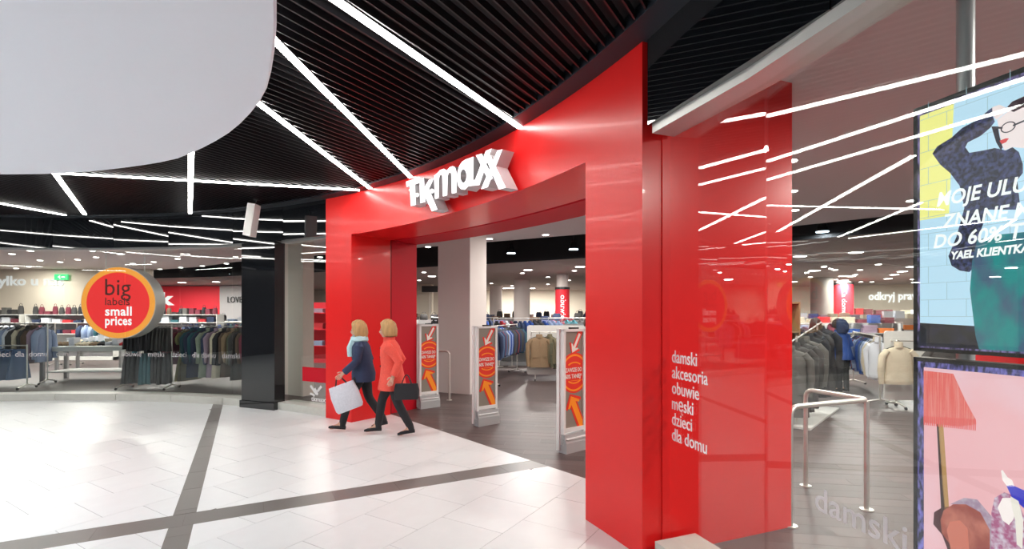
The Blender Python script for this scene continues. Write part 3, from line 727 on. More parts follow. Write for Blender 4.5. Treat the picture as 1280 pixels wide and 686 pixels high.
# ================================================================ SECURITY GATES
def arrow2(tip, tail, w_, hw, hl):
    tip, tail = Vector(tip), Vector(tail); d = (tip-tail).normalized(); n = Vector((-d.y, d.x)); b = tip-d*hl
    return [tuple(p) for p in (tail+n*w_, b+n*w_, b+n*w_-d*hw*.35+n*(hw*.45), b+n*hw-d*.02, tip, b-n*hw-d*.02, b-n*w_-d*hw*.35-n*(hw*.45), b-n*w_, tail-n*w_)]
GW, GT = .405, .06
def gate(c, label):
    t = thing('security_gate', label, 'security gate', (c[0], c[1], 0), R(39.5), 'security gates across the entrance')
    # local: x along the walking way (broad face), front face towards -y
    mb = MB()
    fr = []
    for x in (.018, GW-.018): MB().box((x, 0, .83), (.036, GT, 1.46)).build('upright', M['white'], t)
    MB().box((GW/2, 0, 1.548), (GW, GT, .034)).build('top_bar', M['white'], t)
    MB().box((GW/2, 0, .28), (GW-.072, GT, .05)).build('bottom_bar', M['white'], t)
    MB().box((-.004, .055, .80), (.034, .05, 1.54)).build('rear_post', M['white'], t)
    MB().box((GW*.52, -.0, 1.575), (.14, .05, .022)).build('counter', M['black'], t)
    mb = MB()
    prof = [(-.075, 0), (-.075, .13), (-.05, .19), (-.05, .235), (.06, .235), (.06, 0)]
    mb.prism(prof, lambda u, v, w_: (w_, u, v), 0, GW+.01); mb.build('base', M['grey'], t)
    MB().box((GW/2, -.066, .18), (GW-.04, .03, .012)).build('base_trim', M['white'], t)
    x0, x1, z0, z1 = .036, GW-.036, .305, 1.531
    MB().box(((x0+x1)/2, 0, (z0+z1)/2), (x1-x0, .02, z1-z0)).build('panel', M['taupe'], t); t_ = t; t = bpy.data.objects[t.name]; pnl = [c for c in t.children if c.name.startswith('panel')][-1]
    def art(polys, m, dep, nm):
        b = MB()
        for p in polys:
            p = rectclip(p, x0, x1, z0, z1)
            if len(p) > 2: b.prism(p, lambda u, v, w_: (u, w_, v), -.010-dep, -.009)
        return b.build(nm, m, pnl)
    cx = (x0+x1)/2+.01; cz = z1-.53
    art([circ(cx, cz, .262, 48)], M['g_red'], .001, 'red_circle')
    def ringseg(r0, r1, a0, a1, n=16):
        return [(cx+r*math.cos(R(a)), cz+r*math.sin(R(a))) for r, aa in ((r0, spaced(a0, a1, n)), (r1, spaced(a1, a0, n))) for a in aa]
    b = MB(); b2 = MB()
    for a0 in range(0, 360, 30):
        p = rectclip(ringseg(.215, .238, a0, a0+30, 5), x0, x1, z0, z1)
        if len(p) > 2: (b if a0 < 180 else b2).prism(p, lambda u, v, w_: (u, w_, v), -.013, -.010)
    b.build('orange_ring', M['g_orange'], pnl); b2.build('orange_ring', M['g_orange'], pnl)
    for c0 in (90, 270):
        seg = [(cx+rr*math.cos(R(a)), cz+(.045 if c0 == 90 else -.045)+rr*.62*math.sin(R(a))) for rr, aa in ((.13, spaced(c0-50, c0+50, 9)), (.155, spaced(c0+50, c0-50, 9))) for a in aa]
        MB().prism(seg, lambda u, v, w_: (u, w_, v), -.013, -.010).build('orange_arc', M['g_orange'], pnl)
    ft = lambda xx, zz: (lambda x, y, z: (xx+x, -.0135-z, zz+y))
    lettering('lettering', 'ZAWSZE DO', .074, ft(x0+.014, cz+.014), M['g_white'], pnl, bold=.0014, width=x1-x0-.035, extr=.0006)
    lettering('lettering', '60% TANIEJ*', .074, ft(x0+.014, cz-.068), M['g_white'], pnl, bold=.0014, width=x1-x0-.035, extr=.0006)
    MB().box(((x0+x1)/2+.05, -.0135, cz-.10), (.22, .001, .006)).build('underline', M['g_orange'], pnl)
    A_ = arrow2((.17, z1-.27), (.31, z1-.03), .018, .075, .075)
    A_o = arrow2((.163, z1-.288), (.335, z1+.01), .040, .112, .085)
    art([A_o], M['g_red'], .0035, 'arrow_outline'); art([A_], M['g_white'], .0055, 'arrow')
    B_ = arrow2((.145, z0+.40), (.36, z0-.02), .042, .115, .10)
    B_o = arrow2((.132, z0+.43), (.385, z0-.09), .068, .155, .115)
    art([B_o], M['g_red'], .0035, 'arrow_outline'); art([B_], M['g_orange'], .0055, 'arrow')
    return t
gate((.632, 6.36), 'white security gate with printed panel nearest the right jamb')
gate((-.565, 7.90), 'white security gate with printed panel in the middle of the entrance')
gate((-1.73, 9.36), 'white security gate with printed panel beside the left jamb')

# ================================================================ RAILS
def handrail(label, pts, feet, r=.021):
    t = thing('handrail', label, 'handrail', (feet[0][0], feet[0][1], 0))
    ox, oy = feet[0]
    MB().tube([(x-ox, y-oy, z) for x, y, z in pts], r, 14, bend=.09).build('rail', M['steel'], t, 'auto')
    for x, y in feet[1:]:
        pass
    for x, y in feet: MB().cyl((x-ox, y-oy, -.004), .055, .012, 24).build('foot_plate', M['steel'], t, 'auto')
    return t
p1, p2, p3 = (2.306, 4.175), (3.0, 5.15), (3.18, 4.52)
hr = handrail('brushed steel handrail with three posts behind the right window', [(p1[0], p1[1], 0), (p1[0], p1[1], .985), (p3[0]+.02, p3[1], .985), (p2[0], p2[1], .985), (p2[0], p2[1], 0)], [p1, p2, p3])
MB().tube([(p3[0]-p1[0], p3[1]-p1[1], 0), (p3[0]-p1[0], p3[1]-p1[1], .97)], .021, 14).build('post', M['steel'], hr, 'auto')
handrail('steel handrail beside the left security gate at the big column', [(-1.28, 10.3, 0), (-1.28, 10.3, 1.0), (-1.78, 10.42, 1.0), (-1.78, 10.42, 0)], [(-1.28, 10.3), (-1.78, 10.42)])

# ================================================================ SCREENS
sA = Vector((1.953, 2.427)); sdv = Vector((.247, -.969)); snv = Vector((-.969, -.247))
def scr_fn(o, z0): return lambda u, v, w_: (sdv.x*u+snv.x*w_, sdv.y*u+snv.y*w_, z0+v)
def em(nm, c, s=.8): return emis(nm, c, s)
def noisy_em(nm, c1, c2, s, scale=12, stretch=(1, 1, 1)):
    m, N, L, B = nt(nm); tc = N.new('ShaderNodeTexCoord'); mp = N.new('ShaderNodeMapping'); n = N.new('ShaderNodeTexNoise'); cr = N.new('ShaderNodeValToRGB')
    mp.inputs['Scale'].default_value = stretch; n.inputs['Scale'].default_value = scale; n.inputs['Detail'].default_value = 5
    L.new(tc.outputs['Object'], mp.inputs[0]); L.new(mp.outputs[0], n.inputs['Vector']); L.new(n.outputs[0], cr.inputs[0])
    cr.color_ramp.elements[0].position = .42; cr.color_ramp.elements[1].position = .66
    cr.color_ramp.elements[0].color = (*c1, 1); cr.color_ramp.elements[1].color = (*c2, 1)
    B.inputs['Base Color'].default_value = (.02, .02, .02, 1)
    L.new(cr.outputs[0], B.inputs['Emission Color']); B.inputs['Emission Strength'].default_value = s
    return m
SW = .70
def screen(label, z0, z1):
    t = thing('display_screen', label, 'screen', (sA.x, sA.y, 0))
    f = scr_fn(t, 0)
    b = MB(); b.prism([(-.02, z0), (SW+.02, z0), (SW+.02, z1), (-.02, z1)], f, -.07, -.004); b.build('housing', M['black'], t)
    b = MB(); b.prism([(-.02, z0), (SW+.02, z0), (SW+.02, z1), (-.02, z1)], f, -.004, 0, holes=[[(.0, z0+.016), (.0, z1-.02), (SW, z1-.02), (SW, z0+.016)][::-1]]); b.build('bezel', M['black'], t)
    return t, f
PIC = {}
def put(t, f, nm, poly, m, dep, box):
    p = rectclip(poly, *box)
    if len(p) > 2:
        o = MB().prism(p, f, dep-.0006, dep).build(nm, m, PIC.get(t.name, t))
        if nm == 'picture': PIC[t.name] = o
        return o
# picture on a screen: given in picture columns and rows, laid flat on the screen's own plane
def on_screen(px, py, pl=sA):
    r = Vector(((px-640)/630, 1.0)); t = snv.dot(pl)/snv.dot(r)
    return ((r*t-pl).dot(sdv), 1.75-(py-393)/630*t)
t, f = screen('upper portrait screen showing a woman in glasses and dark jumper', 1.575, 2.745)
BX = (0.0, SW, 1.592, 2.722)
bx2 = (.012, SW-.012, 1.60, 2.700)
put(t, f, 'edge_print', [(BX[0], BX[2]), (BX[1], BX[2]), (BX[1], BX[3]), (BX[0], BX[3])], noisy_em('screen_edge', (.02, .015, .05), (.4, .3, .7), .7, 70, (1, 1, .3)), .0, BX)
put(t, f, 'picture', [(.012, 1.70), (SW-.012, 1.70), (SW-.012, 2.70), (.012, 2.70)], em('screen_pale_blue', (.55, .78, .95), .95), .001, bx2)
put(t, f, 'yellow_wall', [(.012, 2.20), (.14, 2.20), (.16, 2.70), (.012, 2.70)], em('screen_yellow', (.93, .88, .28), 1.0), .0016, bx2)
b = MB()
for k in range(13):
    zz = 1.74+k*.078; b.prism([(.014, zz), (.62, zz), (.62, zz+.002), (.014, zz+.002)], f, .0012, .0020)
    for j in range(4):
        u = .05+j*.16+(k % 2)*.08; b.prism([(u, zz), (u+.002, zz), (u+.002, zz+.078), (u, zz+.078)], f, .0012, .0020)
b.build('brick_lines', em('screen_line', (.42, .62, .70), .8), PIC[t.name])
put(t, f, 'dark_floor', [(.012, 1.60), (SW, 1.60), (SW, 1.68), (.012, 1.71)], noisy_em('screen_dark', (.004, .004, .01), (.02, .02, .06), .8, 20), .0014, bx2)
P = lambda L: [on_screen(x, y) for x, y in L]
knit = noisy_em('screen_knit', (.006, .007, .02), (.09, .10, .28), .8, 60)
# jumper, arm raised behind the head (crop of picture, columns and rows)
put(t, f, 'jumper', P([(1166, 192), (1172, 183), (1190, 172), (1203, 160), (1222, 150), (1236, 138), (1243, 133), (1240, 142), (1244, 152), (1238, 160), (1226, 170), (1210, 178), (1207, 184), (1212, 191), (1230, 188), (1244, 185), (1258, 188), (1266, 184), (1274, 190), (1279, 205), (1279, 216), (1272, 225), (1276, 262), (1236, 262), (1222, 300), (1222, 330), (1212, 340), (1200, 338), (1190, 332), (1186, 320), (1196, 296), (1206, 260), (1200, 232), (1188, 216), (1176, 206)]), knit, .0024, bx2)
put(t, f, 'skirt', P([(1222, 300), (1250, 293), (1282, 290), (1300, 292), (1300, 470), (1234, 470), (1220, 420), (1213, 362), (1216, 325)]), noisy_em('screen_skirt', (.0, .30, .30), (.06, .12, .22), .9, 14, (1, 1, .5)), .0028, bx2)
put(t, f, 'face', P([(1247, 150), (1262, 138), (1290, 128), (1300, 170), (1290, 186), (1266, 184), (1256, 188), (1252, 178), (1250, 165)]), em('screen_skin', (.95, .80, .80), .95), .0030, bx2)
put(t, f, 'hand', P([(1241, 134), (1250, 131), (1262, 136), (1256, 142), (1246, 150), (1241, 144)]), em('screen_skin', (.95, .80, .80), .95), .0034, bx2)
put(t, f, 'hair', P([(1258, 136), (1266, 127), (1282, 120), (1300, 118), (1300, 138), (1280, 134), (1268, 140)]), em('screen_hair', (.03, .008, .02), .8), .0036, bx2)
put(t, f, 'hair_strand', P([(1240, 158), (1248, 158), (1250, 170), (1254, 184), (1252, 188), (1246, 178)]), em('screen_hair', (.01, .006, .02), .8), .0036, bx2)
put(t, f, 'lips', P([(1250, 176), (1258, 173), (1262, 173), (1258, 178), (1253, 180)]), em('screen_lips', (.75, .05, .05), .9), .0040, bx2)
b = MB(); c0 = on_screen(1261, 159)
b.prism([(c0[0]+.026*math.cos(2*PI*k/20), c0[1]+.022*math.sin(2*PI*k/20)) for k in range(20)], f, .0036, .0044, holes=[[(c0[0]+.022*math.cos(2*PI*k/20), c0[1]+.018*math.sin(2*PI*k/20)) for k in range(20)][::-1]])
for q in ([(1267, 156), (1300, 142), (1300, 144), (1267, 158)], [(1246, 158), (1254, 159), (1254, 161), (1246, 161)]): b.prism(P(q), f, .0036, .0044)
b.build('glasses', em('screen_frame', (.01, .01, .02), .8), PIC[t.name])
def scr_text(t, f, s, pxl, pyb, size, shear=.2, rot=-.0, wd=None, m=None):
    u0, v0 = on_screen(pxl, pyb)
    V, F = text_geo(s, size, .0022, shear, 1.02, 0)
    x0 = min(v[0] for v in V); x1 = max(v[0] for v in V); k = 1 if wd is None else wd/(x1-x0)
    V = [((v[0]-x0)*k, v[1]) for v in V]
    V = [f(u0+x*math.cos(rot)-y*math.sin(rot), v0+x*math.sin(rot)+y*math.cos(rot), .0052) for x, y in V]
    mesh('lettering', V, F, m or em('screen_white', (1, 1, 1), 1.0), PIC[t.name])
cut = on_screen(1300, 400)[0]
scr_text(t, f, 'MOJE ULU', 1172, 258, .088, rot=-.02, wd=.345)
scr_text(t, f, 'ZNANE M', 1178, 285, .085, rot=-.02, wd=.335)
scr_text(t, f, 'DO 60% T', 1168, 310, .085, rot=-.0, wd=.345)
scr_text(t, f, 'YAEL KLIENTKA', 1190, 324, .047, rot=.0, wd=.285)
t, f = screen('lower portrait screen showing a pink room with red lampshade', .36, 1.545)
BX = (0.0, SW, .376, 1.527); bx2 = (.030, SW-.012, .38, 1.50)
put(t, f, 'edge_print', [(BX[0], BX[2]), (BX[1], BX[2]), (BX[1], BX[3]), (BX[0], BX[3])], noisy_em('screen_edge_low', (.01, .01, .05), (.30, .26, .85), .8, 55, (1, 1, .35)), .0, BX)
put(t, f, 'picture', [(0, .3), (SW, .3), (SW, 1.6), (0, 1.6)], noisy_em('screen_pink', (1.0, .50, .54), (1.0, .74, .84), .95, 1.2), .001, bx2)
put(t, f, 'lamp_pole', P([(1173, 525), (1179, 525), (1187, 640), (1181, 640)]), em('screen_brass', (.55, .30, .10), .8), .0020, bx2)
put(t, f, 'lamp_pole', P([(1171, 525), (1174, 525), (1182, 640), (1177, 640)]), em('screen_dark_brass', (.05, .02, .02), .8), .0020, bx2)
shade = noisy_em('screen_shade', (.95, .12, .10), (1.0, .30, .26), .9, 60, (3, 3, .1))
put(t, f, 'lamp_shade', P([(1155, 463), (1192, 467), (1207, 500), (1220, 524), (1221, 530), (1200, 533), (1155, 528)]), shade, .0024, bx2)
b = MB()
for k in range(26):
    x = 1155+k*2.55; q = P([(x, 520+k*.15), (x+1.6, 520+k*.15), (x+1.4, 531+k*.28), (x+.2, 531+k*.28)]); 
    q = rectclip(q, *bx2)
    if len(q) > 2: b.prism(q, f, .0022, .0032)
b.build('fringe', em('screen_fringe', (.85, .10, .09), .8), PIC[t.name])
put(t, f, 'armchair_shadow', P([(1167, 655), (1168, 640), (1178, 634), (1195, 632), (1190, 700), (1178, 668)]), em('screen_shadow', (.10, .02, .03), .6), .0020, bx2)
leather = noisy_em('screen_leather', (.42, .05, .03), (.72, .20, .13), .8, 12)
put(t, f, 'armchair', P([(1176, 650), (1180, 638), (1192, 630), (1210, 629), (1228, 640), (1238, 662), (1238, 720), (1190, 720), (1188, 680), (1178, 666)]), leather, .0026, bx2)
put(t, f, 'armchair_roll', P([(1184, 662), (1188, 652), (1200, 650), (1210, 660), (1213, 700), (1212, 720), (1192, 720), (1190, 690)]), em('screen_leather_light', (.70, .19, .13), .8), .0030, bx2)
put(t, f, 'child', P([(1188, 630), (1206, 622), (1222, 624), (1240, 645), (1246, 690), (1246, 720), (1238, 720), (1238, 662), (1226, 640), (1208, 630)]), noisy_em('screen_lilac', (.45, .28, .42), (.65, .5, .62), .8, 40), .0032, bx2)
put(t, f, 'girl', P([(1240, 640), (1244, 622), (1256, 615), (1270, 620), (1281, 645), (1281, 720), (1240, 720)]), noisy_em('screen_plaid', (.50, .08, .25), (.85, .72, .85), .85, 40), .0036, bx2)
put(t, f, 'girl_face', P([(1248, 634), (1254, 622), (1264, 622), (1270, 632), (1268, 648), (1262, 656), (1254, 650)]), em('screen_skin_pale', (1, .86, .84), .95), .0042, bx2)
put(t, f, 'girl_hair', P([(1264, 620), (1274, 626), (1280, 650), (1279, 686), (1272, 680), (1270, 650), (1266, 634)]), em('screen_blonde', (.92, .82, .74), .9), .0046, bx2)
put(t, f, 'blue_sleeve', P([(1259, 607), (1266, 606), (1284, 614), (1300, 622), (1300, 650), (1280, 634), (1266, 622)]), em('screen_blue', (.02, .02, .55), .9), .0040, bx2)
put(t, f, 'pointing_hand', P([(1252, 588), (1254, 587), (1260, 596), (1266, 600), (1269, 608), (1260, 608), (1254, 600)]), em('screen_skin_pale', (1, .86, .84), .95), .0040, bx2)
# pole carrying both screens
pp = Vector((1.953, 2.427))+sdv*.123-snv*.125
sp = thing('screen_pole', 'grey round pole carrying the two screens up to the ceiling', 'pole', (pp.x, pp.y, 0))
MB().cyl((0, 0, 0), .034, ZN, 24).build('pole', mat('pole_grey', (.55, .55, .56), .35, .3), sp, 'auto')
for z in (1.0, 1.3, 1.9, 2.4):
    MB().prism([(-.05, z), (.30, z), (.30, z+.06), (-.05, z+.06)], lambda u, v, w_: (sdv.x*u+snv.x*w_, sdv.y*u+snv.y*w_, v), .025, .055).build('bracket', M['black'], sp)
MB().cyl((0, 0, 0), .15, .015, 24).build('base_plate', M['steel'], sp, 'auto')
# low red gondola seen between the two screens
t = thing('red_shelf_unit', 'red shelf unit seen through the gap between the screens', 'shelf', (6.3, 5.6, 0), R(-50))
MB().box((0, 0, .02), (1.8, .5, .04)).build('base', M['redwall'], t); MB().box((0, .23, .8), (1.8, .04, 1.56)).build('back_panel', M['redwall'], t)
for z in (.5, .95, 1.35): MB().box((0, 0, z), (1.8, .44, .03)).build('shelf', M['redwall'], t)
# ================================================================ CLOTHES
def garment_mesh(kind, seed):
    rr = random.Random(seed); mb = MB(); n = 20
    ph = [rr.uniform(0, 6.3) for _ in range(4)]
    prof = {'shirt': (.21, .76, .22, .055), 'jacket': (.23, .74, .25, .075), 'coat': (.24, 1.05, .27, .085), 'sweater': (.24, .64, .24, .06),
            'dress': (.17, 1.12, .27, .06), 'skirt': (.15, .72, .26, .07), 'trousers': (.17, 1.0, .14, .05)}[kind]
    sw, ln, hem, th = prof
    top = -.07
    def ring(z, hw, ht, fold):
        o = []
        for k in range(n):
            a = 2*PI*k/n; f = 1+fold*math.sin(5*a+ph[0])+fold*.6*math.sin(8*a+ph[1])
            o.append((hw*math.cos(a)*f, ht*math.sin(a)*f*(1 if abs(math.sin(a)) > .01 else 1), z))
        return o
    if kind in ('skirt', 'trousers'):
        if kind == 'skirt':
            mb.rings([ring(top-.02, sw, th*.45, 0), ring(top-.06, sw, th*.5, .02), ring(top-.3, hem*.8, th*.8, .08), ring(top-ln, hem, th*1.1, .14)])
        else:
            mb.rings([ring(top-.02, sw, th*.5, 0), ring(top-.22, sw*1.02, th*.9, .02)])
            for s in (-1, 1):
                mb.rings([[(s*.085+q*math.cos(2*PI*k/12), t_*math.sin(2*PI*k/12), z) for k in range(12)] for z, q, t_ in ((top-.2, .085, th*.9), (top-.6, .075, th*.7), (top-ln, .085, th*.6))])
    else:
        R0 = [ring(top-.005, .055, .045, 0), ring(top-.03, .075, .05, 0), ring(top-.05, sw*.62, th*.55, 0), ring(top-.085, sw*.93, th*.65, .01), ring(top-.14, sw, th*.8, .02),
              ring(top-.30, sw*.93, th, .03), ring(top-.5, sw*.95, th, .04)]
        if kind == 'dress': R0 += [ring(top-.52, sw*.85, th*.9, .05), ring(top-.8, hem*.85, th*1.1, .10), ring(top-ln, hem, th*1.2, .15)]
        else: R0 += [ring(top-ln*.85, hem*.97, th*1.05, .05), ring(top-ln, hem, th*1.05, .07)]
        mb.rings(R0)
        sl = {'shirt': .60, 'jacket': .62, 'coat': .64, 'sweater': .60, 'dress': .22}[kind]
        for s in (-1, 1):
            pts = [(s*sw*.80, 0, top-.10), (s*(sw+.035), rr.uniform(-.01, .01), top-.20), (s*(sw+.05), rr.uniform(-.03, .03), top-.20-(sl-.1)*.5), (s*(sw+.03), rr.uniform(-.04, .04), top-.10-sl)]
            mb.tube(pts, [.055, .062, .052, .042], 10)
        if kind in ('jacket', 'coat'):      # collar, front edge and pockets
            mb.rings([[(q*math.cos(2*PI*k/14), q*.75*math.sin(2*PI*k/14), z) for k in range(14)] for z, q in ((top-.05, .085), (top+.0, .08), (top+.035, .07), (top-.01, .055))], cap=False)
            mb.box((.0, -th-.004, top-ln*.55), (.022, .012, ln*.78))
            for s in (-1, 1): mb.box((s*.12, -th*.98, top-ln*.66), (.11, .014, .035))
        if kind == 'sweater':
            mb.rings([[(q*math.cos(2*PI*k/14), q*.75*math.sin(2*PI*k/14), z) for k in range(14)] for z, q in ((top-.04, .075), (top+.03, .07), (top+.06, .066), (top+.02, .055))], cap=False)
            mb.rings([ring(top-ln+.0, hem*1.0, th*1.1, .03), ring(top-ln-.06, hem*.93, th, .03)])
    me = bpy.data.meshes.new(kind); me.from_pydata(mb.V, [], mb.F)
    bm = bmesh.new(); bm.from_mesh(me); bmesh.ops.recalc_face_normals(bm, faces=bm.faces); bm.to_mesh(me); bm.free()
    me.materials.append(None); me.polygons.foreach_set('use_smooth', [True]*len(me.polygons)); me.set_sharp_from_angle(angle=R(60))
    return me
GM = {k: [garment_mesh(k, i*7+j) for j in range(2)] for i, k in enumerate(('shirt', 'jacket', 'coat', 'sweater', 'dress', 'skirt', 'trousers'))}
hm = MB(); hm.tube([(0, .0, -.012), (.012, 0, -.02), (.012, 0, .012), (0, 0, .018), (-.014, 0, .01)], .0035, 5, bend=.006); hm.tube([(0, 0, -.012), (0, 0, -.07)], .0035, 5)
hm.tube([(-.20, 0, -.135), (-.03, 0, -.075), (.03, 0, -.075), (.20, 0, -.135)], .007, 6)
ho = hm.build('hanger', M['black']); HM = ho.data; bpy.data.objects.remove(ho)
HM.materials.clear(); HM.materials.append(M['black'])
CLOTHES = {}
def hang(kind, color, x, y, z, ang, where, group, s=1.0, hanger=True, tilt=0, label=None, var=None):
    me = GM[kind][R_.randrange(2) if var is None else var]
    o = bpy.data.objects.new(kind, me); COL.objects.link(o)
    o.material_slots[0].link = 'OBJECT'; o.material_slots[0].material = FAB[color]
    o.location = (x, y, z); o.rotation_euler = (tilt, 0, ang); o.scale = (s, s, s)
    a_ = 'pair of ' if kind == 'trousers' else ''
    tag(o, label or '%s%s %s hanging on %s' % (a_, color, kind, where), 'clothing', group)
    if hanger:
        h = bpy.data.objects.new('hanger', HM); link(h, o)
    return o
def nth_label(n, color, kind, where, tot):
    k = 'pair of %s trousers' % color if kind == 'trousers' else '%s %s' % (color, kind)
    t = '%s hanging on %s' % (k, where) if tot == 1 else '%s %s from left on %s' % (ORD[n], k, where)
    return t if len(t.split()) <= 16 else t.replace(' the ', ' ')
def rail_of(a, b, za, zb, items, where, group, step=.085, jitter=.12, s=1.0, hanger=True, turn=0):
    """items: (kind, colour) in order from a to b"""
    a = Vector(a); b = Vector(b); L = (b-a).length; ang = math.atan2(b.y-a.y, b.x-a.x)
    n = len(items); seen = {}; flip = a.x/a.y > b.x/b.y
    for i, (k, c) in enumerate(items):
        tot = items.count((k, c)); q = seen.get((k, c), 0); seen[(k, c)] = q+1
        if flip: q = tot-1-q
        t = (i+.7)/(n+.4); p = a.lerp(b, t); z = za+(zb-za)*t
        hang(k, c, p.x, p.y, z, ang+PI/2+turn+R_.uniform(-jitter, jitter), where, group, s*R_.uniform(.95, 1.04), hanger, label=nth_label(q, c, k, where, tot))
def rack(label, a, b, z, feet=.25, shelf=False, z2=None, name='clothes_rack', za=None):
    a = Vector(a); b = Vector(b); L = (b-a).length; ang = math.atan2(b.y-a.y, b.x-a.x); c = (a+b)/2
    t = thing(name, label, 'clothes rack', (c.x, c.y, 0), ang, 'clothes racks')
    za = za or z; h = L/2
    MB().tube([(-h, 0, za), (h, 0, z)], .0135, 8).build('rail', M['steel'], t, 'auto')
    if z2: MB().tube([(-h, 0, z2), (h, 0, z2)], .0135, 8).build('rail', M['steel'], t, 'auto')
    for s, zz in ((-1, za), (1, z)):
        MB().tube([(s*h, 0, .09), (s*h, 0, zz+.02)], .016, 8).build('upright', M['steel'], t, 'auto')
        lg = MB().tube([(s*h, -feet, .05), (s*h, 0, .11), (s*h, feet, .05)], .014, 8).build('leg', M['steel'], t, 'auto')
        for q in (-1, 1): MB().rings([[(s*h+w_, q*feet+.028*math.cos(2*PI*k/12), .028+.028*math.sin(2*PI*k/12)) for k in range(12)] for w_ in (-.012, .012)]).build('castor', M['black'], lg, 'auto')
    return t
def mix(n, pool, seed):
    r = random.Random(seed); out = []
    while len(out) < n:
        k, c = r.choice(pool); out += [(k, c)]*r.choice((1, 1, 2))
    return out[:n]
DARK = [('jacket', 'navy'), ('shirt', 'black'), ('shirt', 'navy'), ('jacket', 'charcoal'), ('shirt', 'teal'), ('shirt', 'maroon')]
# left window, front rack with the pale shirts at its right end
rack('long clothes rack at the left edge, pale shirts at its right end', (-15.6, 12.5), (-11.75, 12.75), 1.52)
rail_of((-15.6, 12.5), (-11.75, 12.75), 1.52, 1.52, mix(24, DARK, 3)+[('shirt', 'white'), ('shirt', 'light blue'), ('shirt', 'white'), ('jacket', 'charcoal'), ('shirt', 'cream'), ('jacket', 'charcoal'), ('jacket', 'brown'), ('shirt', 'mauve'), ('shirt', 'light blue')],
        'the rack at the left edge behind the round sign', 'clothes on the left edge rack', s=1.2)
rack('low front rack of blue jeans under the leftmost pale shirts', (-14.0, 11.75), (-11.45, 11.9), 1.02)
for i in range(15):
    hang('skirt', 'denim', -13.95+i*.165, 11.78+i*.008, 1.02, PI/2+R_.uniform(-.2, .2), '', 'denim skirts on the low left rack', label='%s denim skirt from the left on the low front rack at the left edge' % ORD[i])
# left window, right rack in front of the red wall
rack('long clothes rack just left of the black pillar with an olive dress', (-9.15, 12.95), (-5.4, 11.95), 1.46)
rail_of((-9.15, 12.95), (-5.4, 11.95), 1.46, 1.46, [('jacket', 'black')]*3+mix(4, DARK, 5)+[('dress', 'olive'), ('dress', 'khaki'), ('jacket', 'teal'), ('coat', 'navy'), ('jacket', 'teal'), ('jacket', 'navy'), ('coat', 'sage'), ('jacket', 'navy'), ('coat', 'mauve'), ('coat', 'cream'), ('jacket', 'black'), ('coat', 'brown'), ('jacket', 'tan'), ('jacket', 'dark olive'), ('coat', 'charcoal')]+mix(9, [('jacket', 'brown'), ('coat', 'charcoal'), ('jacket', 'maroon'), ('jacket', 'black')], 6),
        'the long rack left of the black pillar', 'clothes on the rack by the black pillar', s=1.12)
rack('two-tier rack of dark skirts below and right of the round sign', (-9.15, 11.9), (-8.0, 11.85), 1.50, z2=.92)
rail_of((-9.15, 11.9), (-8.0, 11.85), .92, .92, [('skirt', 'black')]*4+[('skirt', 'teal')]*3+[('skirt', 'black')]*5, 'the lower tier of the rack under the round sign', 'dark skirts under the round sign', turn=.5)
rail_of((-9.15, 11.9), (-8.0, 11.85), 1.50, 1.50, [('skirt', 'black')]*8+[('skirt', 'charcoal')]*5, 'the upper tier of the rack under the round sign', 'dark skirts under the round sign', s=.75, turn=.4)
# further racks behind on the left
BR = DARK+[('shirt', 'light blue'), ('shirt', 'white'), ('shirt', 'red'), ('dress', 'teal'), ('shirt', 'blue')]
for i, (a, b, nn) in enumerate([((-19.5, 17.2), (-15.6, 17.2), 20), ((-15.2, 17.6), (-12.6, 17.6), 13), ((-12.2, 18.6), (-9.8, 18.6), 11), ((-12.6, 21.5), (-9.6, 21.5), 10)]):
    where = ['the rack under the letters ylko', 'the rack under the word nas', 'the rack just below the round sign', 'the far rack before the red wall'][i]
    rack('clothes rack: '+where[4:], a, b, 1.45)
    rail_of(a, b, 1.45, 1.45, mix(nn, BR, 20+i), where, 'clothes on racks deep behind the left window', hanger=False, turn=.4)
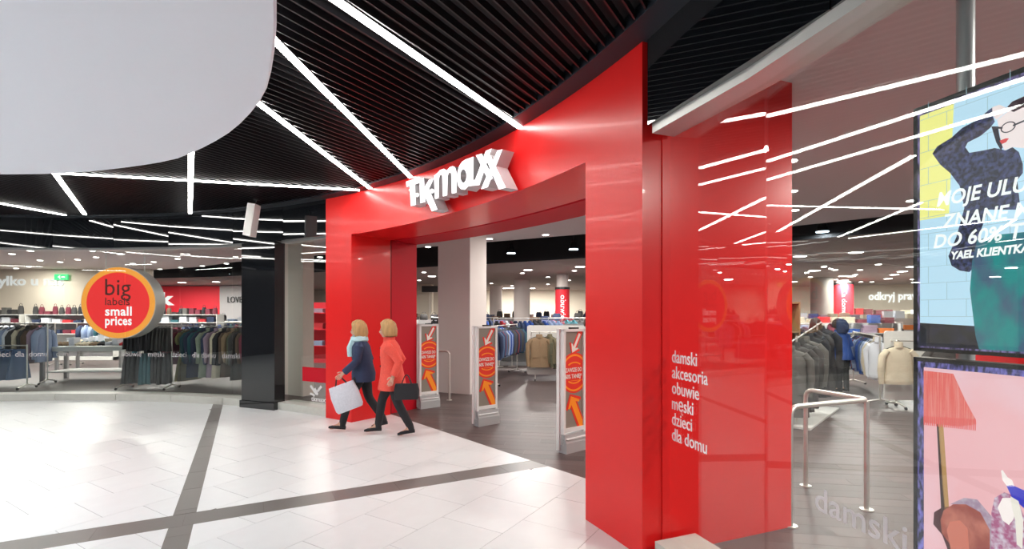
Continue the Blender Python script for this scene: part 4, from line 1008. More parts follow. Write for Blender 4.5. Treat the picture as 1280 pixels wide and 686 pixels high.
# shelf units along the beige wall with bags on top
def shelf_unit(label, c, L, rz, zs, top=1.85, depth=.5, m='offwhite', goods=None, seed=1, back=True):
    t = thing('shelf_unit', label, 'shelf', (c[0], c[1], 0), rz, 'shelf units of the shop')
    if back: MB().box((0, depth/2, top/2+.02), (L, .03, top-.04)).build('back_panel', M['grey' if m == 'offwhite' else m], t)
    MB().box((0, 0, .06), (L, depth, .12)).build('base', M[m], t)
    for s in (-1, 1): MB().box((s*(L/2-.015), 0, top/2), (.03, depth, top)).build('side_panel', M[m], t)
    for z in zs: MB().box((0, 0, z), (L-.06, depth-.02, .03)).build('shelf', M[m], t)
    return t
def goods(c, L, rz, z, n, kinds, where, group, seed, depth=.3):
    r = random.Random(seed); ca, sa = math.cos(rz), math.sin(rz); first = len(bpy.data.objects); made = []
    for i in range(n):
        u = -L/2+(i+.5)*L/n+r.uniform(-.02, .02); k, col = r.choice(kinds); v = r.uniform(-.04, .04)
        x, y = c[0]+u*ca-v*sa, c[1]+u*sa+v*ca
        w_ = min(L/n*.8, .38)
        if k == 'bag':
            mb = MB(); h = r.uniform(.24, .34)
            mb.rings([[(w_/2*q*math.cos(a), .09*q2*math.sin(a), zz) for a in [2*PI*j/12 for j in range(12)]] for zz, q, q2 in ((0, .92, .9), (h*.3, 1, 1), (h*.8, .9, .75), (h, .7, .4))])
            mb.tube([(-w_*.25, 0, h*.9), (-w_*.2, 0, h+.09), (w_*.2, 0, h+.09), (w_*.25, 0, h*.9)], .008, 5, bend=.04)
            o = mb.build('handbag', FAB[col], None, 'auto', (x, y, z), rz+r.uniform(-.2, .2)); tag(o, '%s handbag standing on %s' % (col, where), 'handbag', group); made.append((o, k, col))
        elif k == 'box':
            mb = MB(); h = r.uniform(.12, .26); mb.box((0, 0, h/2), (w_, .2, h)); mb.box((0, 0, h-.02), (w_*1.04, .21, .045))
            o = mb.build('carton', FAB[col], None, False, (x, y, z), rz+r.uniform(-.1, .1)); tag(o, '%s box standing on %s' % (col, where), 'box', group); made.append((o, k, col))
        elif k == 'pile':
            mb = MB(); h = 0
            for q in range(r.randint(3, 6)):
                th = r.uniform(.025, .045); mb.box((r.uniform(-.01, .01), 0, h+th/2), (w_*r.uniform(.9, 1), .27, th*.9), r.uniform(-.04, .04)); h += th
            o = mb.build('folded_clothes', FAB[col], None, False, (x, y, z), rz); tag(o, 'pile of folded %s clothes lying on %s' % (col, where), 'folded clothes', group); made.append((o, k, col))
        elif k == 'shoe':
            mb = MB()
            for s in (-.05, .05): mb.rings([[(s+.038*q*math.cos(a), yy, .0+hh*(.5+.5*math.sin(a))) for a in [2*PI*j/10 for j in range(10)]] for yy, q, hh in ((-.13, .5, .05), (-.08, 1, .07), (0, .85, .09), (.09, .9, .11), (.12, .6, .09))])
            o = mb.build('shoes', FAB[col], None, 'auto', (x, y, z), rz+r.uniform(-.2, .2)); tag(o, 'pair of %s shoes standing on %s' % (col, where), 'shoes', group); made.append((o, k, col))
    _relabel(made, where)
def _relabel(made, where):
    cnt = {}
    for o, k, col in made: cnt[(k, col)] = cnt.get((k, col), 0)+1
    seen = {}; W_ = {'bag': 'handbag', 'box': 'box', 'pile': 'pile of folded clothes', 'shoe': 'pair of shoes'}
    for o, k, col in made:
        if cnt[(k, col)] == 1 and len(o['label'].split()) > 15: o['label'] = '%s %s on %s' % (col, {'bag': 'handbag', 'box': 'box', 'pile': 'clothes pile', 'shoe': 'shoe pair'}[k], where)
        q = seen.get((k, col), 0); seen[(k, col)] = q+1
        if cnt[(k, col)] > 1: o['label'] = '%s %s %s from left on %s' % (ORD[q], col, {'bag': 'handbag', 'box': 'box', 'pile': 'clothes pile', 'shoe': 'shoe pair'}[k], where)
        if len(o['label'].split()) > 16: o['label'] = o['label'].replace(' the ', ' ')
        if len(o['label'].split()) > 16: o['label'] = o['label'].replace(' from left', '')
BAGS = [('bag', 'maroon'), ('bag', 'black'), ('bag', 'maroon'), ('bag', 'charcoal'), ('bag', 'black'), ('box', 'grey'), ('bag', 'brown'), ('box', 'maroon'), ('pile', 'black')]
PILES = [('pile', 'navy'), ('pile', 'light blue'), ('pile', 'white'), ('pile', 'maroon'), ('pile', 'red'), ('pile', 'teal'), ('box', 'white')]
for i, (x, y, L) in enumerate([(-20.6, 19.6, 3.4), (-17.0, 19.6, 3.4), (-13.4, 20.4, 3.2)]):
    nm = ['the shelf unit under ylko', 'the shelf unit under nas', 'the shelf unit left of the round sign'][i]
    shelf_unit('long white shelf unit: '+nm[4:], (x, y), L, 0, [.5, 1.0, 1.42, 1.74], 1.76)
    goods((x, y), L-.2, 0, 1.757, 13, BAGS, 'top of '+nm, 'bags on the shelves by the beige wall', 31+i)
    goods((x, y-.02), L-.2, 0, 1.437, 8, PILES, 'upper part of '+nm, 'folded clothes on the shelves by the beige wall', 41+i)
    goods((x, y-.02), L-.2, 0, 1.017, 8, PILES, 'lower part of '+nm, 'folded clothes on the shelves by the beige wall', 51+i)
# display table
t = thing('display_table', 'white display table piled with small goods under the round sign', 'table', (-11.2, 13.6, 0), R(8))
MB().box((0, 0, .86), (2.3, 1.1, .12)).build('table_top', M['white'], t)
for s in (-1, 1):
    for q in (-1, 1): MB().box((s*1.02, q*.42, .4), (.08, .08, .8)).build('leg', M['grey'], t)
MB().box((0, 0, .25), (1.9, .8, .03)).build('shelf', M['white'], t)
goods((-11.15, 13.5), 1.9, R(8), .921, 11, [('shoe', 'black'), ('box', 'white'), ('shoe', 'tan'), ('shoe', 'cream'), ('pile', 'white'), ('shoe', 'red')], 'the white display table', 'goods on the white table', 77)
goods((-11.2, 13.9), 1.9, R(8), .921, 8, [('shoe', 'khaki'), ('box', 'cream'), ('pile', 'white'), ('shoe', 'teal')], 'the back of the white display table', 'goods on the white table', 78)
t = thing('display_table', 'second white table further behind the first', 'table', (-13.2, 16.1, 0), 0)
MB().box((0, 0, .80), (2.2, .9, .1)).build('table_top', M['white'], t)
for s in (-1, 1):
    for q in (-1, 1): MB().box((s*1.0, q*.38, .375), (.07, .07, .75)).build('leg', M['grey'], t)
goods((-13.2, 16.1), 1.9, 0, .85, 8, [('shoe', 'cream'), ('box', 'white'), ('pile', 'white')], 'the second white table', 'goods on the second table', 79)
# shelves before the red wall
for i, (x, y, L) in enumerate([(-12.4, 24.5, 3.0), (-15.6, 26.2, 2.6), (-9.6, 20.8, 2.4)]):
    nm = ['the low shelf by red wall', 'the low shelf left of red wall', 'the low shelf by grey wall panel'][i]
    shelf_unit('low shelf unit: '+nm[4:], (x, y), L, 0, [.5, .95, 1.38], 1.42)
    goods((x, y), L-.2, 0, 1.397, 6, [('pile', 'blue'), ('pile', 'light blue'), ('box', 'white'), ('pile', 'denim'), ('bag', 'black')], 'top of '+nm, 'goods before the red wall', 91+i)
    goods((x, y-.02), L-.2, 0, .967, 6, [('pile', 'navy'), ('pile', 'light blue'), ('box', 'white')], 'lower part of '+nm, 'goods before the red wall', 95+i)
# behind the narrow window
rack('clothes rack behind the narrow window beside the beige column', (-4.6, 13.9), (-3.6, 13.0), 1.5)
rail_of((-4.6, 13.9), (-3.6, 13.0), 1.5, 1.5, mix(9, [('coat', 'navy'), ('jacket', 'light blue'), ('jacket', 'black'), ('coat', 'charcoal')], 61), 'the rack behind the narrow window', 'clothes behind the narrow window')
t = shelf_unit('red shelf unit far behind the narrow window', (-6.6, 18.5), 3.4, 0, [.6, 1.2, 1.8], 2.2, m='redwall')
for z in (.617, 1.217, 1.817): goods((-6.6, 18.45), 3.2, 0, z, 7, [('pile', 'red'), ('box', 'white'), ('pile', 'light blue'), ('pile', 'mauve')], '%s shelf of the red shelf unit' % ('lowest' if z < 1 else 'middle' if z < 1.5 else 'topmost'), 'goods on the red shelf unit', int(z*100))
# ---- seen through the entrance
rack('clothes rack between the big column and the white panel', (-.55, 12.3), (.15, 15.2), 1.46)
rail_of((-.55, 12.3), (.15, 15.2), 1.46, 1.46, [('jacket', 'navy'), ('shirt', 'denim'), ('jacket', 'navy'), ('shirt', 'maroon'), ('jacket', 'denim'), ('shirt', 'brown'), ('shirt', 'light blue'), ('jacket', 'blue'), ('shirt', 'light blue'), ('shirt', 'blue')]+mix(12, DARK, 9), 'the rack beside the big column', 'clothes beside the big column', turn=.35)
def panel_stand(label, c, w_, h, rz):
    t = thing('display_stand', label, 'display stand', (c[0], c[1], 0), rz)
    r = .05; pts = [(s*(w_/2-r)+r*math.cos(a), zz+r*math.sin(a)) for s, zz, a0 in ((1, h-r, 0), (-1, h-r, 90), (-1, .14+r, 180), (1, .14+r, 270)) for a in [R(a0+q*22.5) for q in range(5)]]
    MB().prism(pts, lambda u, v, w2: (u, w2, v), -.015, .015).build('panel', M['offwhite'], t)
    for s in (-1, 1):
        lg = MB().tube([(s*w_*.36, -.28, .05), (s*w_*.36, 0, .10), (s*w_*.36, .28, .05)], .016, 8).build('leg', M['steel'], t, 'auto')
        MB().tube([(s*w_*.36, 0, .10), (s*w_*.36, 0, .20)], .016, 8).build('upright', M['steel'], t)
        for q in (-1, 1): MB().rings([[(s*w_*.36+x, q*.28+.028*math.cos(2*PI*k/12), .028+.028*math.sin(2*PI*k/12)) for k in range(12)] for x in (-.012, .012)]).build('castor', M['black'], lg, 'auto')
    MB().tube([(-w_*.42, -.012, h-.18), (-w_*.42, -.16, h-.18), (w_*.42, -.16, h-.18), (w_*.42, -.012, h-.18)], .012, 8, bend=.03).build('rail', M['steel'], t, 'auto')
    return t
panel_stand('white display panel on castors with khaki jackets, through the entrance', (1.18, 13.5), 1.55, 1.46, R(-3))
hang('jacket', 'tan', .72, 13.29, 1.27, .08, '', 'jackets on the white panel', 1.12, label='tan quilted jacket on the left of the white panel', var=0)
hang('jacket', 'khaki', 1.0, 13.33, 1.27, -.9, '', 'jackets on the white panel', 1.0, label='khaki jacket turned sideways beside the tan jacket', var=1)
hang('jacket', 'dark olive', 1.36, 13.24, 1.27, .0, '', 'jackets on the white panel', 1.16, label='dark olive parka on the right of the white panel', var=0)
hang('jacket', 'khaki', 1.66, 13.2, 1.27, .3, '', 'jackets on the white panel', 1.1, label='khaki jacket beside the parka, behind the right gate', var=1)
FARS = [(1.2, 17.5, 3.2, 1.42), (5.2, 17.6, 3.2, 1.42), (-2.6, 18.2, 2.6, 1.42), (2.8, 21.2, 4.4, 1.5), (-2.4, 23.2, 4.0, 1.5), (5.4, 25.0, 4.0, 1.55), (.4, 28.5, 4.6, 1.6), (6.2, 31.0, 4.6, 1.7), (-5.6, 31.5, 3.6, 1.6), (-5.2, 25.5, 2.4, 1.5)]
RK = ['first', 'second', 'third', 'fourth', 'fifth', 'sixth', 'seventh', 'eighth', 'ninth', 'tenth']
MIXG = [('pile', 'navy'), ('pile', 'light blue'), ('box', 'white'), ('pile', 'maroon'), ('pile', 'red'), ('bag', 'black'), ('shoe', 'black'), ('box', 'brown'), ('pile', 'grey')]
for i, (x, y, L, h) in enumerate(FARS):
    nm = 'the %s grey shelf unit behind the entrance' % RK[i]
    shelf_unit('grey shelf unit behind the entrance, %s from the front' % RK[i], (x, y), L, R(-2), [.5, .95], h, m='grey')
    if 2 < i < 9: goods((x, y), L-.2, R(-2), h+.001, int(L*2.2), [('bag', 'black'), ('pile', 'navy'), ('bag', 'charcoal'), ('box', 'brown'), ('pile', 'maroon'), ('bag', 'navy')], 'top of '+nm, 'goods on top of the shelves behind the entrance', 160+i)
    goods((x, y-.02), L-.2, R(-2), .967, int(L*2.2), MIXG, nm, 'goods on shelves behind the entrance', 100+i)
for i, (a, b) in enumerate([((-.6, 16.4), (1.6, 16.2)), ((1.4, 19.4), (5.2, 19.2)), ((-3.4, 21), (-.6, 21)), ((2.4, 23.4), (6.2, 23.4))]):
    nm = 'rack %s behind the entrance' % ['in the first row', 'in the second row', 'in the left far row', 'in the last row'][i]
    rack('clothes '+nm, a, b, 1.62)
    rail_of(a, b, 1.62, 1.62, mix(14, BR+[('shirt', 'red')], 70+i), 'the '+nm, 'clothes deep behind the entrance', hanger=False, turn=.5)
def board(label, c, w_, h, z0, m, rz=0):
    t = thing('price_board', label, 'sign', (c[0], c[1], 0), rz, 'plain boards over the racks')
    MB().box((0, 0, z0+h/2), (w_, .03, h)).build('board', M[m], t)
    MB().tube([(0, .03, .012), (0, .03, z0+h*.8)], .014, 8).build('pole', M['steel'], t); MB().cyl((0, .03, 0), .14, .012, 18).build('base_plate', M['steel'], t)
board('lavender board above the rack beside the big column', (-.42, 16.9), .42, .28, 1.28, 'lav')
board('lavender board above the white panel with jackets', (1.18, 16.9), .42, .28, 1.28, 'lav')
board('red board low behind the first rack', (-.0, 17.0), .5, .25, 1.1, 'redwall')
board('dark square sign on a pole before the cream far column', (-4.6, 28.2), .9, .35, 3.0, 'black')
# ---- behind the right window
RC = thing('clothes_rack', 'steel rack with sloping arms carrying grey coats behind the glass', 'clothes rack', (4.95, 8.5, 0), R(48), 'clothes racks')
MB().tube([(-1.15, 0, 1.30), (1.25, 0, 1.60)], .014, 8).build('rail', M['steel'], RC, 'auto')
MB().tube([(-1.15, 0, 1.30), (-1.18, 0, 1.36), (-1.2, 0, 1.34)], .014, 8).build('rail_tip', M['steel'], RC, 'auto')
for s in (-.6, .9): MB().tube([(s, 0, .04), (s, 0, 1.36+(s+1)*.12)], .016, 8).build('upright', M['steel'], RC, 'auto')
MB().box((.15, 0, .02), (2.3, .55, .03)).build('base', M['offwhite'], RC)
for a, s in ((-1.05, 1),): pass
ca, sa = math.cos(R(48)), math.sin(R(48))
items = [('coat', 'grey', 'grey ribbed cardigan nearest the glass on the sloping arm', 1.0), ('coat', 'charcoal', 'charcoal coat behind the ribbed cardigan', 1.0), ('coat', 'charcoal', 'dark charcoal coat second behind the cardigan', 1.02), ('jacket', 'grey', 'dark grey jacket third behind the cardigan', 1.1),
         ('coat', 'black', 'black coat in the middle of the sloping rack', 1.0), ('dress', 'black', 'long black dress on the sloping rack', 1.0), ('dress', 'charcoal', 'long charcoal dress at the far end of the sloping rack', 1.05), ('coat', 'black', 'black coat at the far end of the sloping rack', 1.05)]
for i, (k, c, lab, s) in enumerate(items):
    u = -1.05+i*.31; hang(k, c, 4.95+u*ca, 8.5+u*sa, 1.30+(u+1.15)*.125, R(-22)+R_.uniform(-.12, .12), '', 'coats on the sloping rack', s, label=lab, var=i % 2)
rack('clothes rack of folded-edge shirts left of the cream sweater', (8.6, 12.7), (7.12, 9.75), 1.32)
rail_of((8.6, 12.7), (7.12, 9.75), 1.32, 1.32, [('shirt', 'cream'), ('shirt', 'white'), ('shirt', 'navy'), ('shirt', 'navy'), ('shirt', 'blue'), ('shirt', 'maroon'), ('shirt', 'light blue'), ('shirt', 'denim'), ('shirt', 'maroon'), ('shirt', 'blue'), ('shirt', 'denim'), ('shirt', 'light blue'), ('shirt', 'white'), ('shirt', 'white'), ('sweater', 'cream'), ('sweater', 'white')], 'the rack left of the cream sweater', 'shirts beside the cream sweater', turn=-1.12, s=1.05)
panel_stand('white display panel with a cream sweater behind the right window', (7.78, 9.45), 1.5, 1.44, R(-6))
hang('sweater', 'cream', 7.07, 9.22, 1.26, R(-6), '', None, 1.02, label='cream knitted roll-neck sweater facing the window', var=0)
hang('coat', 'charcoal', 7.80, 9.12, 1.26, R(-10), '', None, 1.0, label='charcoal coat beside the cream sweater, by the screens', var=1)
t = thing('wood_shelf_unit', 'narrow oak shelf unit right behind the pane joint', 'shelf', (5.56, 10.2, 0), R(20))
for s in (-1, 1): MB().box((s*.12, 0, 1.0), (.03, .4, 2.0)).build('side_panel', M['wood'], t)
for z in (.05, .5, .95, 1.4, 1.98): MB().box((0, 0, z), (.21, .38, .03)).build('shelf', M['wood'], t)
MB().box((0, .19, 1.0), (.24, .015, 1.9)).build('back_panel', M['wood'], t)
BRIGHT = [('box', 'white'), ('pile', 'mauve'), ('pile', 'light blue'), ('box', 'red'), ('pile', 'cream'), ('box', 'orange'), ('pile', 'blue'), ('shoe', 'white'), ('bag', 'maroon')]
for i, (x, y, L, h) in enumerate([(9.2, 15.2, 4.2, 1.5), (13.0, 13.2, 3.4, 1.5), (12.0, 18.2, 4.6, 1.62), (16.5, 15.6, 4, 1.62), (16.5, 20.6, 4.6, 1.75), (11.2, 23.0, 4, 1.7), (8.3, 18.5, 2.4, 1.5)]):
    nm = 'the %s shelf unit behind the right window' % RK[i]
    shelf_unit('grey shelf unit behind the right window, %s of seven' % RK[i], (x, y), L, R(-14), [.5, .9, 1.2], h, m='grey')
    goods((x, y), L-.2, R(-14), h+.001, int(L*3), BRIGHT[:5]+[('pile', 'blue'), ('box', 'cream'), ('shoe', 'white'), ('pile', 'maroon')], 'top of '+nm, 'goods on top of the shelves behind the right window', 180+i)
    goods((x, y-.02), L-.2, R(-14), 1.217, int(L*2.2), BRIGHT, nm, 'goods on shelves behind the right window', 140+i)
for i, (a, b) in enumerate([((6.0, 13.6), (8.0, 13.2)), ((10.4, 11.6), (12.6, 10.8)), ((9.4, 16.8), (12.4, 16.0))]):
    nm = 'rack %s behind the right window' % ['behind the person in blue', 'behind the cream sweater', 'in the far row'][i]
    rack('clothes '+nm, a, b, 1.5); rail_of(a, b, 1.5, 1.5, mix(11, BR+[('shirt', 'white'), ('shirt', 'mauve')], 80+i), 'the '+nm, 'clothes deep behind the right window', hanger=False, turn=.4)
board('white price board behind the coats on the sloping rack', (5.6, 10.9), .5, .3, 1.36, 'white', R(-20))

# ================================================================ PEOPLE
def skin_mesh(nodes, edges, sub=2):
    """nodes: name -> (x, y, z, r[, r2]); edges: pairs of names; root first"""
    names = list(nodes); ix = {k: i for i, k in enumerate(names)}
    me = bpy.data.meshes.new('body'); me.from_pydata([nodes[k][:3] for k in names], [(ix[a], ix[b]) for a, b in edges], [])
    o = bpy.data.objects.new('body', me); COL.objects.link(o)
    o.modifiers.new('Skin', 'SKIN'); me.skin_vertices or None
    for i, k in enumerate(names):
        q = nodes[k]; v = me.skin_vertices[0].data[i]; v.radius = (q[3], q[4] if len(q) > 4 else q[3]); v.use_root = (i == 0)
    o.modifiers[0].use_smooth_shade = True
    s = o.modifiers.new('Subdivision', 'SUBSURF'); s.levels = sub; s.render_levels = sub
    dg = bpy.context.evaluated_depsgraph_get(); m2 = o.evaluated_get(dg).to_mesh()
    V = [tuple(v.co) for v in m2.vertices]; F = [tuple(p.vertices) for p in m2.polygons]
    bpy.data.objects.remove(o); bpy.data.meshes.remove(me)
    return V, F
def chain(*k): return list(zip(k, k[1:]))
def ell(cx, cy, z, rx, ry, n=24, ph=0, f=0): return [(cx+rx*math.cos(2*PI*k/n)*(1+f*math.sin(6*2*PI*k/n+ph)), cy+ry*math.sin(2*PI*k/n)*(1+f*math.sin(5*2*PI*k/n+ph)), z) for k in range(n)]
def head_geo(hx, hz, s=1.0):
    """head facing +x, centre (hx, 0, hz), with nose, brow, chin and ears"""
    V = []; F = []; nu, nv = 24, 18
    for j in range(nv+1):
        th = PI*j/nv
        for i in range(nu):
            a = 2*PI*i/nu; x = math.sin(th)*math.cos(a); y = math.sin(th)*math.sin(a); z = math.cos(th)
            X = x*.095; Y = y*.074; Z = z*.115
            if z < 0: X *= 1-.12*(-z); Y *= 1-.30*(-z)**1.4; X += .010*(-z)
            if x > 0 and abs(a if a < PI else a-2*PI) < .30:
                q = 1-abs(a if a < PI else a-2*PI)/.30
                X += .024*q*math.exp(-((z+.22)/.16)**2)      # nose
                X += .008*q*math.exp(-((z+.80)/.14)**2)      # chin
            if x > .5: X -= .008*math.exp(-((z+.02)/.10)**2)*(1 if abs(y) > .18 else 0)   # eye sockets
            if x > .5: X += .005*math.exp(-((z+.52)/.07)**2)*(1 if abs(y) < .3 else 0)    # lips
            V.append((hx+X*s, Y*s, hz+Z*s))
    for j in range(nv):
        for i in range(nu): F.append((j*nu+i, j*nu+(i+1) % nu, (j+1)*nu+(i+1) % nu, (j+1)*nu+i))
    return V, F
def hand_nodes(N, E, side, wrist, d, root):
    """five bent fingers; d = direction of the hand"""
    d = Vector(d).normalized(); wv = Vector(wrist); sdw = Vector((1, 0, 0)) if abs(d.x) < .7 else Vector((0, 0, 1))
    ac = (sdw-d*sdw.dot(d)).normalized(); cu = d.cross(ac).normalized()*(-side)
    pm = wv+d*.045; N[side_k(side, 'palm')] = (*pm, .030, .016); E.append((root, side_k(side, 'palm')))
    for i in range(4):
        b = wv+d*.085+ac*(.030-.020*i); L = (.034, .040, .037, .028)[i]
        for q, (al, cc) in enumerate(((0, 0), (1, .25), (1.8, .75), (2.3, 1.4))):
            p = b+d*L*al*.75+cu*L*cc*.6; N[side_k(side, 'f%d%d' % (i, q))] = (*p, .0095-.0007*q)
        E.append((side_k(side, 'palm'), side_k(side, 'f%d0' % i))); E += chain(*[side_k(side, 'f%d%d' % (i, q)) for q in range(4)])
    b = wv+d*.03+ac*.032
    for q, (p) in enumerate((b, b+ac*.020+d*.022+cu*.01, b+ac*.024+d*.05+cu*.02)): N[side_k(side, 't%d' % q)] = (*p, .0105-.001*q)
    E.append((side_k(side, 'palm'), side_k(side, 't0'))); E += chain(side_k(side, 't0'), side_k(side, 't1'), side_k(side, 't2'))
def side_k(s, k): return ('L' if s > 0 else 'R')+k
def person(label, loc, rz, sc, J, coat, hem, hemw, trousers='navy', hair='hair', shoe='black', hairlen=0, sleeve_r=.05, hairvol=1.0, bob=.0, collar=None, torso_m=None):
    t = thing('person', label, 'person', loc, rz); t.scale = (sc, sc, sc)
    N = {}; E = []
    N['pelvis'] = (0, 0, .90, .13, .10); N['waist'] = (.01, 0, 1.03, .115, .085); N['chest'] = (J.get('lean', .03), 0, 1.20, .13, .095); N['neckb'] = (J.get('lean', .03)+.01, 0, 1.345, .06); N['neck'] = (J.get('lean', .03)+.02, 0, 1.40, .048); N['skull'] = (J.get('lean', .03)+.03, 0, 1.47, .05)
    E += chain('pelvis', 'waist', 'chest', 'neckb', 'neck', 'skull')
    for s in (1, -1):
        k = side_k(s, ''); hip, knee, ank, toe = J[k+'leg']
        N[k+'hip'] = (0, s*.085, .86, .088); N[k+'thigh'] = tuple((a+b)/2 for a, b in zip((0, s*.085, .86), knee))+(.078,); N[k+'knee'] = (*knee, .055)
        cf = tuple(a*.6+b*.4 for a, b in zip(knee, ank)); N[k+'calf'] = (*cf, .052); N[k+'ankle'] = (*ank, .036)
        N[k+'heel'] = (ank[0]-.03*(1 if True else 0), ank[1], ank[2]-.045+.0, .030); N[k+'ball'] = (*toe, .030); N[k+'toe'] = (toe[0]+(toe[0]-ank[0])*.35, toe[1], toe[2]-.004, .022)
        E += chain('pelvis', k+'hip', k+'thigh', k+'knee', k+'calf', k+'ankle', k+'ball', k+'toe'); E.append((k+'ankle', k+'heel'))
        sh = (J.get('lean', .03), s*.165, 1.30); el, wr = J[k+'arm']
        N[k+'shoulder'] = (*sh, .052); N[k+'elbow'] = (*el, .038); N[k+'wrist'] = (*wr, .026)
        E += chain('chest', k+'shoulder', k+'elbow', k+'wrist')
        hand_nodes(N, E, s, wr, Vector(wr)-Vector(el), k+'wrist')
    V, F = skin_mesh(N, E)
    hx, hz = J.get('lean', .03)+.045, 1.505
    HV, HF = head_geo(hx, hz); n = len(V); V += HV; F += [tuple(i+n for i in f) for f in HF]
    for s in (1, -1):   # ears
        m = MB().rings([[(hx-.012+.018*math.cos(a), s*(.070+w_), hz-.012+.030*math.sin(a)) for a in [2*PI*k/12 for k in range(12)]] for w_ in (0, .012)]); n = len(V); V += m.V; F += [tuple(i+n for i in f) for f in m.F]
    mesh('body', V, F, M['skin'], t, True)
    for s in (1, -1):
        m = MB(); m.rings([[(hx+.083, s*.030+.012*math.cos(a)*q, hz+.002+.007*math.sin(a)*q) for a in [2*PI*k/10 for k in range(10)]] if q > .5 else [(hx+.089, s*.030+.005*math.cos(a), hz+.002+.004*math.sin(a)) for a in [2*PI*k/10 for k in range(10)]] for q in (1, .1)]); m.build('eye', M['hair_dark'], t)
    MB().rings([[(hx+x, .020*q*math.cos(a), hz-.060+.006*q*math.sin(a)) for a in [2*PI*k/10 for k in range(10)]] for x, q in ((.075, 1), (.092, .8))]).build('mouth', M['redwall'], t)
    # hair
    V, F = [], []; nu, nv = 28, 14; rh = random.Random(int(loc[0]*100))
    for j in range(nv+1):
        th = PI*(.0+.64*j/nv) 
        for i in range(nu):
            a = 2*PI*i/nu; fr = math.cos(a); lim = 1 if fr < .35 else max(.0, 1-(fr-.35)*1.05)
            th2 = th*(lim if lim > .45 else .45)
            rr = 1.16*hairvol+.05*math.sin(a*7+j*.8)+.03*rh.uniform(-1, 1)
            z = math.cos(th2)*.122*rr; x = math.sin(th2)*math.cos(a)*.104*rr-.010; y = math.sin(th2)*math.sin(a)*.086*rr
            if j > nv*.6 and fr < .3: z -= bob*(j-nv*.6)/(nv*.4)
            V.append((hx+x, y, hz+z+.006))
    for j in range(nv):
        for i in range(nu): F.append((j*nu+i, j*nu+(i+1) % nu, (j+1)*nu+(i+1) % nu, (j+1)*nu+i))
    ho = mesh('hair', V, F, M[hair], t, True); sol = ho.modifiers.new('Solidify', 'SOLIDIFY'); sol.thickness = .014
    # trousers and shoes
    for s in (1, -1):
        k = side_k(s, ''); hip, knee, ank, toe = J[k+'leg']
        th_ = tuple((a+b)/2 for a, b in zip((0, s*.085, .86), knee)); cf = tuple(a*.6+b*.4 for a, b in zip(knee, ank))
        up = Vector(knee)-Vector(ank); up = up.normalized()
        V, F = skin_mesh({'a': (0, s*.08, .93, .10), 'b': (*th_, .090), 'c': (*knee, .070), 'd': (*cf, .066), 'e': (*(Vector(ank)+up*-.02), .052)}, chain('a', 'b', 'c', 'd', 'e'))
        mesh('trouser_leg', V, F, FAB[trousers], t, True)
        a_, b_ = Vector(ank), Vector(toe); dv = Vector((b_.x-a_.x, b_.y-a_.y, b_.z-(a_.z-.055))).normalized(); hl = a_-dv*.05+Vector((0, 0, -.055)); mb = MB(); lat = Vector((-dv.y, dv.x, 0)).normalized(); upv = dv.cross(lat)*-1
        if upv.z < 0: upv = -upv
        rings = []
        for q, wd, hh in ((0, .028, .05), (.03, .038, .085), (.09, .036, .085), (.14, .042, .060), (.20, .042, .045), (.245, .026, .030)):
            c0 = hl+dv*q; rings.append([tuple(c0+lat*wd*math.cos(a)+upv*(max(-.015, hh*.5*(1+math.sin(a))-.015))) for a in [2*PI*k2/14 for k2 in range(14)]])
        mb.rings(rings); mb.tube([a_+up*.12, a_+up*.04, a_-Vector((0, 0, .02))], [.056, .052, .046], 12); mb.build('shoe', FAB[shoe], t, 'auto')
    # coat: one lofted body with sleeves
    lean = J.get('lean', .03); mb = MB()
    mb.rings([ell(.0, 0, hem, hemw*.82, hemw, f=.03), ell(0, 0, hem+.02, hemw*.84, hemw*1.01, f=.03), ell(.0, 0, (hem+.98)/2, .175, .195, f=.015), ell(.01, 0, 1.0, .150, .175), ell(lean*.7, 0, 1.15, .150, .185), ell(lean, 0, 1.27, .135, .195), ell(lean, 0, 1.325, .10, .165), ell(lean+.005, 0, 1.36, .080, .10), ell(lean+.015, 0, 1.385, .07, .075)])
    for s in (1, -1):
        k = side_k(s, ''); el, wr = J[k+'arm']; sh = (lean, s*.15, 1.30)
        md = tuple((a+b)/2 for a, b in zip(sh, el)); m2 = tuple((a+b)/2 for a, b in zip(el, wr))
        mb.tube([sh, (lean, s*.19, 1.26), md, el, m2, wr], [.05, .072, .066, .060, .054, .050], 14)
    mb.rings([ell(lean+.015, 0, 1.35, .085, .095, 20), ell(lean+.012, 0, 1.41, .082, .085, 20), ell(lean+.012, 0, 1.405, .066, .070, 20), ell(lean+.012, 0, 1.36, .06, .065, 20)], cap=False)
    mb.build('coat', FAB[coat], t, 'auto')
    for z in (1.25, 1.12, .99): MB().rings([[(lean*.6+.155+w_, .012*math.cos(a), z+.012*math.sin(a)) for a in [2*PI*k/8 for k in range(8)]] for w_ in (-.02, .004)]).build('button', M['black'], t)
    return t
# local +x is the walking direction; both women walk to the left
JA = {'lean': .04, 'Rleg': ((0, -.085, .86), (-.06, -.08, .48), (-.30, -.08, .115), (-.155, -.08, .034)), 'Lleg': ((0, .085, .86), (.20, .085, .50), (.30, .085, .10), (.445, .085, .062)),
      'Rarm': ((-.06, -.24, 1.06), (.08, -.25, .88)), 'Larm': ((.06, .25, 1.06), (.24, .24, .90))}
JB = {'lean': .03, 'Rleg': ((0, -.085, .86), (.16, -.085, .50), (.22, -.085, .11), (.365, -.085, .05)), 'Lleg': ((0, .085, .86), (-.09, .08, .47), (-.28, .08, .11), (-.135, .08, .034)),
      'Rarm': ((-.10, -.25, 1.07), (.02, -.24, .90)), 'Larm': ((-.13, .24, 1.07), (-.06, .28, .88))}
wa = person('blonde person in dark blue coat with pale scarf carrying a white bag', (-2.26, 7.68, 0), R(188), 1.0, JA, 'navy', .74, .20, 'black', bob=.04, hairvol=1.03)
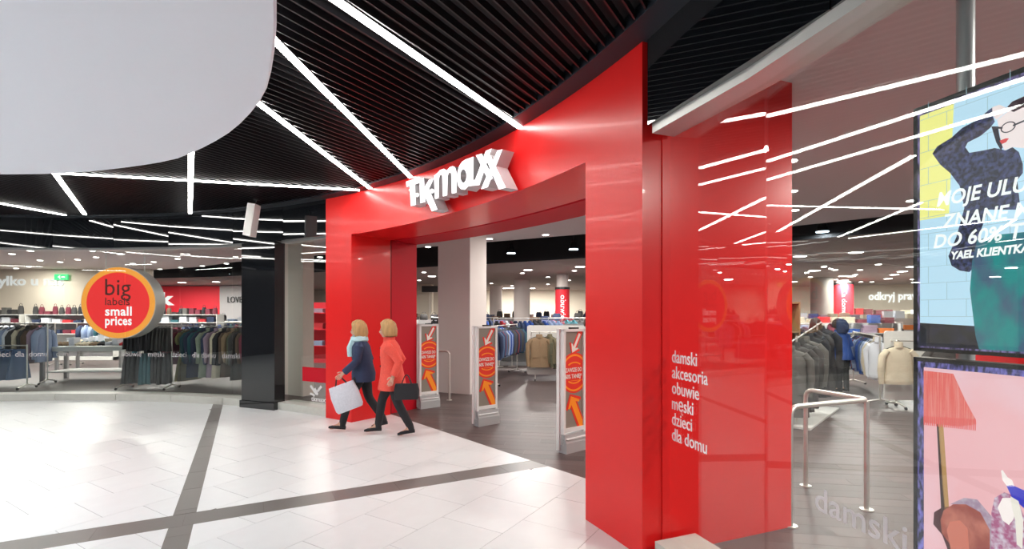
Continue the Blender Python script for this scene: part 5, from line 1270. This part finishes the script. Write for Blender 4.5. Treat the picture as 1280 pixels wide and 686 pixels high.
MB().rings([ell(.055, 0, 1.33, .10, .12, 24, f=.06), ell(.06, 0, 1.36, .125, .14, 24, f=.05), ell(.065, 0, 1.41, .12, .125, 24, f=.06), ell(.06, 0, 1.44, .09, .09, 24)], cap=False).build('scarf', FAB['pale blue'], wa, 'auto').modifiers.new('Solidify', 'SOLIDIFY').thickness = .02
mb = MB(); mb.tube([(.14, .05, 1.36), (.19, .06, 1.25), (.185, .05, 1.12)], [.05, .05, .045], 10); mb.build('scarf_end', FAB['pale blue'], wa, 'auto')
wb = person('blonde person in coral red coat walking behind the one in blue', (-1.74, 7.33, 0), R(184), 1.01, JB, 'coral', .66, .235, 'black', bob=.03, hairvol=1.0)
def bag(label, loc, rz, wt, ht, th, m, strap=.25, name='shopping_bag', tilt=0):
    mb = MB(); t = thing(name, label, 'bag', loc, rz)
    mb.rings([[(wt/2*q*c_, th/2*q2*s_, z) for c_, s_ in [(math.copysign(abs(math.cos(a))**.5, math.cos(a)), math.copysign(abs(math.sin(a))**.5, math.sin(a))) for a in [2*PI*(k+.5)/20 for k in range(20)]]] for z, q, q2 in ((-strap-ht, .9, .8), (-strap-ht*.9, 1, 1), (-strap-ht*.4, 1.02, 1), (-strap, .92, .45))])
    mb.build('body', m, t, 'auto')
    for y in (-th*.2, th*.2): MB().tube([(-wt*.22, y, -strap-.02), (-wt*.06, y*.4, -.0), (wt*.06, y*.4, -.0), (wt*.22, y, -strap-.02)], .007, 6, bend=.03).build('handle', M['black'], t)
    t.rotation_euler = (0, tilt, rz)
    return t
bag('white carrier bag held low by the person in blue', (-2.56, 7.42, .835), R(188), .40, .40, .14, FAB['white'], .12, tilt=.35)
bag('black handbag on the arm of the person in coral', (-1.48, 7.08, .90), R(184), .34, .22, .13, FAB['black'], .12, 'handbag')
# shoppers inside
JS = {'lean': .05, 'Rleg': ((0, -.085, .86), (.02, -.09, .48), (0, -.10, .09), (.14, -.11, .034)), 'Lleg': ((0, .085, .86), (.0, .09, .48), (-.02, .10, .09), (.12, .11, .034)),
      'Rarm': ((.05, -.26, 1.06), (.26, -.20, 1.0)), 'Larm': ((.05, .26, 1.06), (.26, .20, 1.02))}
JH = dict(JS, lean=.10)
person('shopper in white shirt and dark trousers beside the right gate', (1.76, 11.7, 0), R(70), 1.02, JS, 'pale blue', .82, .18, 'black', 'hair_dark')
sb = person('shopper in a bright blue hooded jacket bending over the racks', (7.45, 11.35, 0), R(100), 1.0, JH, 'blue', .74, .24, 'black', 'hair_dark')
MB().rings([ell(.02, 0, 1.33, .09, .11, 20), ell(0, 0, 1.42, .13, .12, 20), ell(.02, 0, 1.54, .135, .115, 20), ell(.045, 0, 1.62, .10, .09, 20), ell(.05, 0, 1.655, .04, .04, 20)]).build('hood', FAB['navy'], sb, 'auto')
person('shopper in dark maroon clothes left of the one in blue', (7.12, 11.75, 0), R(75), 1.0, JH, 'maroon', .74, .21, 'black', 'hair_dark', hairvol=1.1)
